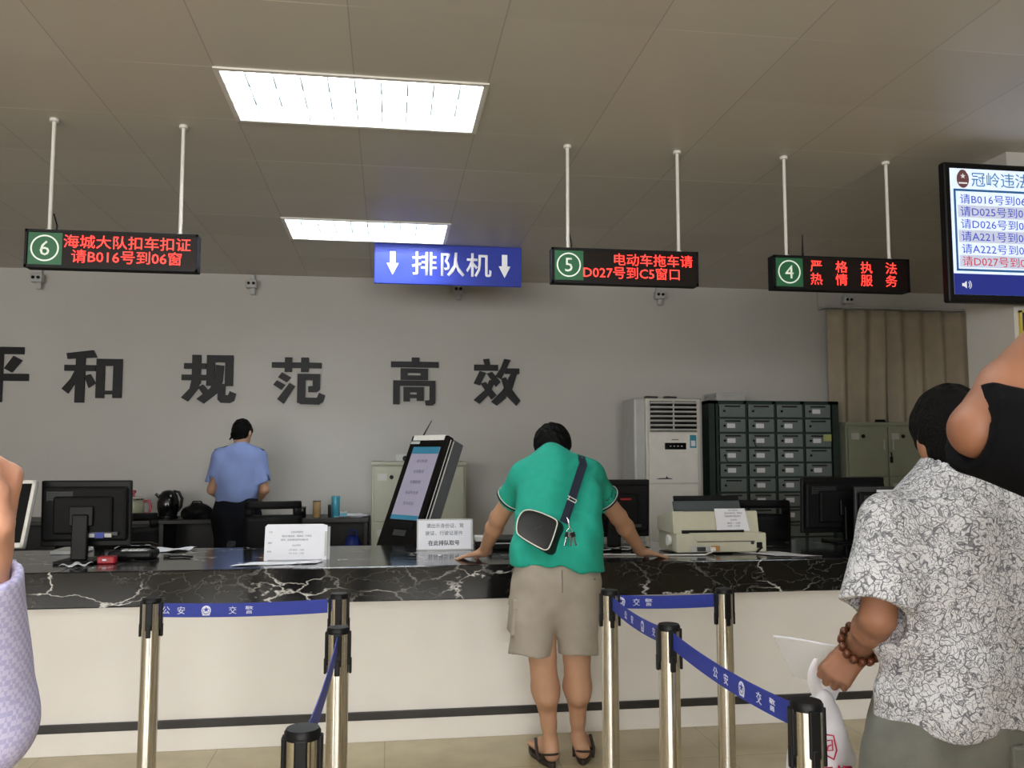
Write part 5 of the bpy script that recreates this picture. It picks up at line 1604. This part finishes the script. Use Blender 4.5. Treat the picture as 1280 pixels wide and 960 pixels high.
for x in (-1.295, -1.145):
    SDF().cap((x, 7.35, .145), (x, 7.55, .135), .043, .04, .02).plane((0, 0, .102), (0, 0, -1)).plane((0, 0, .20), (0, 0, 1)).build('shoe', M_BLACK, P, .007)

# ------------------------------------------------------------------ man in the paisley shirt
P = thing('person', 'person in white paisley shirt standing at right with back turned', 'person', (1.32, 1.88, 0))
shL, shR = (1.160, 1.875, 1.262), (1.500, 1.89, 1.262)
elL, elR = (1.088, 1.82, 1.055), (1.565, 1.86, 1.02)
wrL, wrR = (1.150, 2.02, .940), (1.56, 1.98, .80)
S = SDF()
S.chain([(1.31, 1.87, .72), (1.315, 1.87, .95), (1.33, 1.88, 1.24)], [.155, .145, .15], .03, ((0, 1, 0), .62))
S.cap(shL, shR, .058, .058, .04)
for sh, el, wr_, sd_, hd, hn, cu in ((shL, elL, wrL, 1, (-.50, .25, -.72), (-.55, -.75, .25), (48, 75, 45)), (shR, elR, wrR, -1, (0, .15, -1), (1, .2, 0), (18, 24, 14))):
    S.cap(sh, el, .050, .038, .03); S.cap(el, L3(el, wr_, .3), .038, .041, .012); S.cap(L3(el, wr_, .3), wr_, .041, .030, .012)
    hand(S, wr_, hd, hn, sd_, curl=cu, spread=.15, scale=1.0, thumb=(20, 10))
for x in (1.225, 1.41):
    S.cap((x, 1.88, .72), (x, 1.88, .42), .085, .058, .03); S.cap((x, 1.88, .42), (x, 1.88, .10), .055, .036, .03)
    foot(S, (x, 1.88, .10), (x, 1.86, .058), (x, 2.09, .054))
hc, hR = head(S, (1.350, 1.905, 1.455), (.20, .95, -.10), (-.04, .10, 1), (1.338, 1.885, 1.34), 1.0, .060)
S.build('body', M_SKIN2, P, .0045)
face_bits(hc, hR, P)
hair_of(hc, hR, P, 1.04, tilt=.42, base=-.038, rad=(.086, .101, .099))
T = SDF()
T.chain([(1.312, 1.87, .83), (1.314, 1.87, .95), (1.322, 1.872, 1.10), (1.330, 1.88, 1.235)], [.206, .196, .196, .182], .05, ((0, 1, 0), .68))
T.cap(shL, shR, .072, .072, .05)
T.cap((1.25, 1.88, 1.29), (1.42, 1.88, 1.29), .068, .068, .05)
T.cap((1.335, 1.88, 1.30), (1.338, 1.886, 1.365), .082, .071, .03)
e1, d1, c1 = sleeve(T, shL, elL, wrL, .88, .073, .080)
e2, d2, c2 = sleeve(T, shR, elR, wrR, .86, .073, .083)
for c in (c1, c2): T.cap(c[0], c[1], c[2], c[2], .01, op='s')
T.cap((1.338, 1.887, 1.372), (1.339, 1.89, 1.43), .060, .060, .01, op='s')
T.plane((1.3, 1.8, .817), (0, 0, -1))
fp_ = folds(51, .011, 22, (1.2, .5, .6))
T.build('paisley_shirt', M_PAISLEY, P, .006, lambda Q: fp_(Q) + .006 * np.sin(Q[:, 2] * 44 + Q[:, 0] * 14 + 1.0) * np.exp(-((Q[:, 2] - .93) / .07) ** 2))
ring('collar_band', (1.338, 1.888, 1.362), (0, .12, 1), .066, .010, M_PAISLEY, P)
K = SDF()
K.chain([(1.312, 1.88, .85), (1.312, 1.88, .76), (1.312, 1.88, .70)], [.195, .205, .20], .04, ((0, 1, 0), .68))
for x in (1.215, 1.42): K.con((x, 1.88, .72), (x, 1.88, .40), .118, .112, .05)
K.plane((0, 0, .85), (0, 0, 1))
K.build('cargo_trousers', M_OLIVE, P, .007, folds(61, .009, 34, (1.2, .5, 1)))
yk2 = K.surf_y(1.36, .77, 1.5, 1.9) or 1.74
B().lathe([(0, 0), (.011, 0), (.011, .004), (0, .005)], 16, M=Matrix.Translation((1.375, yk2 - .002, .783)) @ Matrix.Rotation(R(90), 4, 'X')).build('button', mat('grey_button', '4a4a46', .5), P)
B().box(1.33, 1.43, yk2 - .012, yk2 + .01, .735, .795, .006).build('pocket_flap', M_OLIVE, P)
for x in (1.225, 1.41):
    SDF().cap((x, 1.86, .045), (x, 2.09, .035), .050, .045, .02).plane((0, 0, .001), (0, 0, -1)).plane((0, 0, .09), (0, 0, 1)).build('shoe', M_SANDAL, P, .007)
# bracelets on the left wrist
wv = nrm(np.array(wrL) - np.array(elL)); wc = np.array(wrL) - wv * .045
u_ = nrm(np.cross(wv, (0, 0, 1))); v_ = np.cross(wv, u_)
BR = thing('bracelet', 'dark brown wooden bead bracelet on the left wrist of the paisley man', 'bracelet', tuple(wc))
for rowi in range(2):
    for i in range(15):
        a = 6.2832 * i / 15
        p = wc - wv * (.015 * rowi) + (u_ * math.cos(a) + v_ * math.sin(a)) * (.0445 + .002 * rowi)
        q = B(); bmesh.ops.create_uvsphere(q.bm, u_segments=10, v_segments=8, radius=.0098)
        q.build('bead', M_BEAD, BR, True, M=Matrix.Translation(p))
WT = thing('wristwatch', 'pale gold watch strapped below the beads on the left wrist', 'watch', tuple(wrL))
wc2 = np.array(wrL) - wv * .018
ring('strap', wc2, wv, .035, .006, M_BRASS, WT)
dv = nrm(u_ * -.6 + np.array((0, -.6, .5)))
M = Matrix.Translation(wc2 + dv * .036) @ Vector(dv).to_track_quat('Z', 'Y').to_matrix().to_4x4()
B().lathe([(0, 0), (.017, 0), (.018, .004), (.016, .008), (0, .008)], 24, M=M).build('watch_case', M_BRASS, WT, True)

# plastic bag and milky film sheet in his left hand
hx, hy, hz = 1.105, 2.085, .895
BG = thing('plastic_bag', 'white plastic carrier bag with red print held by the paisley man', 'bag', (1.10, 2.12, .70))
Sg = SDF()
Sg.chain([(1.108, 2.10, .80), (1.105, 2.12, .75), (1.10, 2.12, .66), (1.09, 2.12, .57)], [.018, .045, .078, .088], .03, ((0, 1, 0), .7))
Sg.ell((1.09, 2.12, .545), (.092, .066, .05), None, .03)
Sg.build('bag_body', M_BAG, BG, .006, folds(71, .006, 55, (1.5, .7, .35)))
for s_ in (-1, 1):
    g = []
    for i in range(9):
        u = i / 8
        c_ = Vector((1.108 + s_ * .030 * math.sin(u * 2.4) * (1 if s_ > 0 else 1.2), 2.10 - .01 * u, .79 + (hz - .79 + .01) * u))
        wd = .016 * (1 - u) + .008
        g.append([c_ + Vector((q * wd, .006 * abs(q), 0)) for q in (-1, -.4, .4, 1)])
    B().sheet(g, .0015).build('handle', M_BAG, BG, True)
rd = []
def bag_front(x, z):
    y = Sg.surf_y(x, z, 1.95, 2.15)
    return (y if y is not None else 2.07) - .008
def redline(pts, r=.0022):
    rd.append(B().tube([Vector((x, bag_front(x, z), z)) for x, z in pts], r, 6))
redline([(1.085, .735), (1.088, .725), (1.106, .722), (1.108, .690), (1.098, .670), (1.075, .682), (1.066, .690), (1.078, .700), (1.080, .722)])
redline([(1.088, .712), (1.100, .713), (1.098, .690), (1.084, .690), (1.088, .700), (1.096, .702)], .0018)
for r_ in rd: r_.build('red_emblem', M_BAGRED, BG, True)
tb = B().text('汇都', (1.045, bag_front(1.085, .62) - .004, .605), X3, Z3, h=.052, depth=.001, bold=.012, wscale=.9)
tb.build('red_lettering', M_BAGRED, BG)
FS = thing('plastic_sleeve', 'milky translucent document sleeve held with the plastic bag', 'document sleeve', (1.12, 2.16, .86))
q4 = [Vector((.99, 2.14, .952)), Vector((1.16, 2.13, .925)), Vector((1.225, 2.20, .80)), Vector((1.07, 2.19, .835))]
g = [[q4[0].lerp(q4[1], i / 10).lerp(q4[3].lerp(q4[2], i / 10), j / 8) + Vector((0, .012 * math.sin(i * .5 + j * .3), 0)) for j in range(9)] for i in range(11)]
B().sheet(g, .0012).build('sleeve_sheet', M_FILM, FS, True)
B().tube([q4[0].lerp(q4[1], i / 6) + Vector((0, .012 * math.sin(i * .83), .001)) for i in range(7)], .0025, 6).build('sleeve_edge', M_PAPER, FS, True)

# ------------------------------------------------------------------ the two people at the edges of the picture
def standing(P, cx, cy, top, skin, shirt, trous, shL, elL, wrL, hL, shR, elR, wrR, hR_, longs, face, hand_kw_l={}, hand_kw_r={}, nf=3):
    """full figure facing +Y; arms as given; longs: sleeve end along (upper arm 0..1, forearm 1..2)"""
    sc = top / 1.68
    S = SDF()
    S.chain([(cx, cy, .92 * sc), (cx, cy, 1.08 * sc), (cx, cy, 1.30 * sc)], [.15, .14, .15], .03, ((0, 1, 0), .62))
    S.cap(shL, shR, .056, .056, .04)
    for sh, el, wr_, hd, sd_, kw in ((shL, elL, wrL, hL, 1, hand_kw_l), (shR, elR, wrR, hR_, -1, hand_kw_r)):
        S.cap(sh, el, .042, .032, .012); S.cap(el, L3(el, wr_, .3), .033, .038, .01); S.cap(L3(el, wr_, .3), wr_, .038, .027, .01)
        hand(S, wr_, hd[0], hd[1], sd_, **kw)
    for x in (cx - .09, cx + .09):
        S.cap((x, cy, .88 * sc), (x, cy, .48 * sc), .085, .058, .03); S.cap((x, cy, .48 * sc), (x, cy, .10), .056, .036, .03)
        foot(S, (x, cy, .10), (x, cy - .02, .056), (x, cy + .21, .052))
    hc, hR2 = head(S, (cx, cy + .03, top - .125), face, (0, 0, 1), (cx, cy, top - .25))
    S.build('body', skin, P, .0045)
    face_bits(hc, hR2, P); hair_of(hc, hR2, P)
    T = SDF()
    T.chain([(cx, cy, .90 * sc), (cx, cy, 1.05 * sc), (cx, cy, 1.26 * sc)], [.185, .18, .178], .05, ((0, 1, 0), .68))
    T.cap(shL, shR, .066, .066, .05)
    T.cap((cx, cy, 1.33 * sc), (cx, cy, top - .245), .08, .066, .03)
    cuts = []
    for sh, el, wr_, lg in ((shL, elL, wrL, longs[0]), (shR, elR, wrR, longs[1])):
        if lg <= 1.2:
            _, _, c = sleeve(T, sh, el, wr_, lg, .066, .057, .012, .023); cuts.append(c)
        else:
            T.cap(sh, el, .062, .052, .03)
            e = L3(el, wr_, lg - 1)
            T.con(el, e, .052, .040, .02)
            d = nrm(np.array(e) - np.array(el)); cuts.append((np.array(e) - d * .03, np.array(e) + d * .03, .033))
    for c in cuts: T.cap(c[0], c[1], c[2], c[2], .01, op='s')
    T.plane((cx, cy, .87 * sc), (0, 0, -1))
    T.build('shirt', shirt, P, .006, folds(nf, .006, 30))
    K = SDF()
    K.chain([(cx, cy, .92 * sc), (cx, cy, .84 * sc)], [.175, .185], .04, ((0, 1, 0), .66))
    for x in (cx - .09, cx + .09): K.con((x, cy, .86 * sc), (x, cy, .07), .100, .080, .04)
    K.build('trousers', trous, P, .009, folds(nf + 1, .005, 26))
    for x in (cx - .09, cx + .09):
        SDF().cap((x, cy - .02, .045), (x, cy + .21, .035), .048, .044, .02).plane((0, 0, .001), (0, 0, -1)).plane((0, 0, .10), (0, 0, 1)).build('shoe', M_BLACK, P, .008)
P = thing('person', 'person in lavender checked shirt at the left edge, hand raised', 'person', (-.76, .74, 0))
standing(P, -.76, .74, 1.64, M_SKIN3, M_CHECK, M_TROUS,
         (-.93, .74, 1.30), (-1.0, .70, 1.02), (-.98, .80, .80), ((0, .2, -1), (-1, 0, 0)),
         (-.57, .76, 1.30), (-.405, .945, 1.148), (-.384, .880, 1.314), ((.10, .0, 1), (.55, .83, .1)),
         (1.9, 1.97), (.1, 1, 0), dict(curl=(20, 25, 15)), dict(curl=(60, 85, 45), thumb=(48, 40), spread=.1, scale=1.04), 81)
P = thing('person', 'person in black tee at the right edge with raised bent arm', 'person', (1.12, .90, 0))
standing(P, 1.14, .90, 1.66, M_SKIN4, M_TEE, M_TROUS,
         (.965, .875, 1.365), (.690, .925, 1.449), (.905, 1.01, 1.615), ((.80, -.1, .55), (-.5, .5, .6)),
         (1.31, .90, 1.36), (1.40, .88, 1.09), (1.40, .98, .87), ((0, .2, -1), (1, 0, 0)),
         (1.022, .7), (0, 1, 0), dict(curl=(30, 35, 20), spread=.4), dict(curl=(20, 25, 15)), 91)
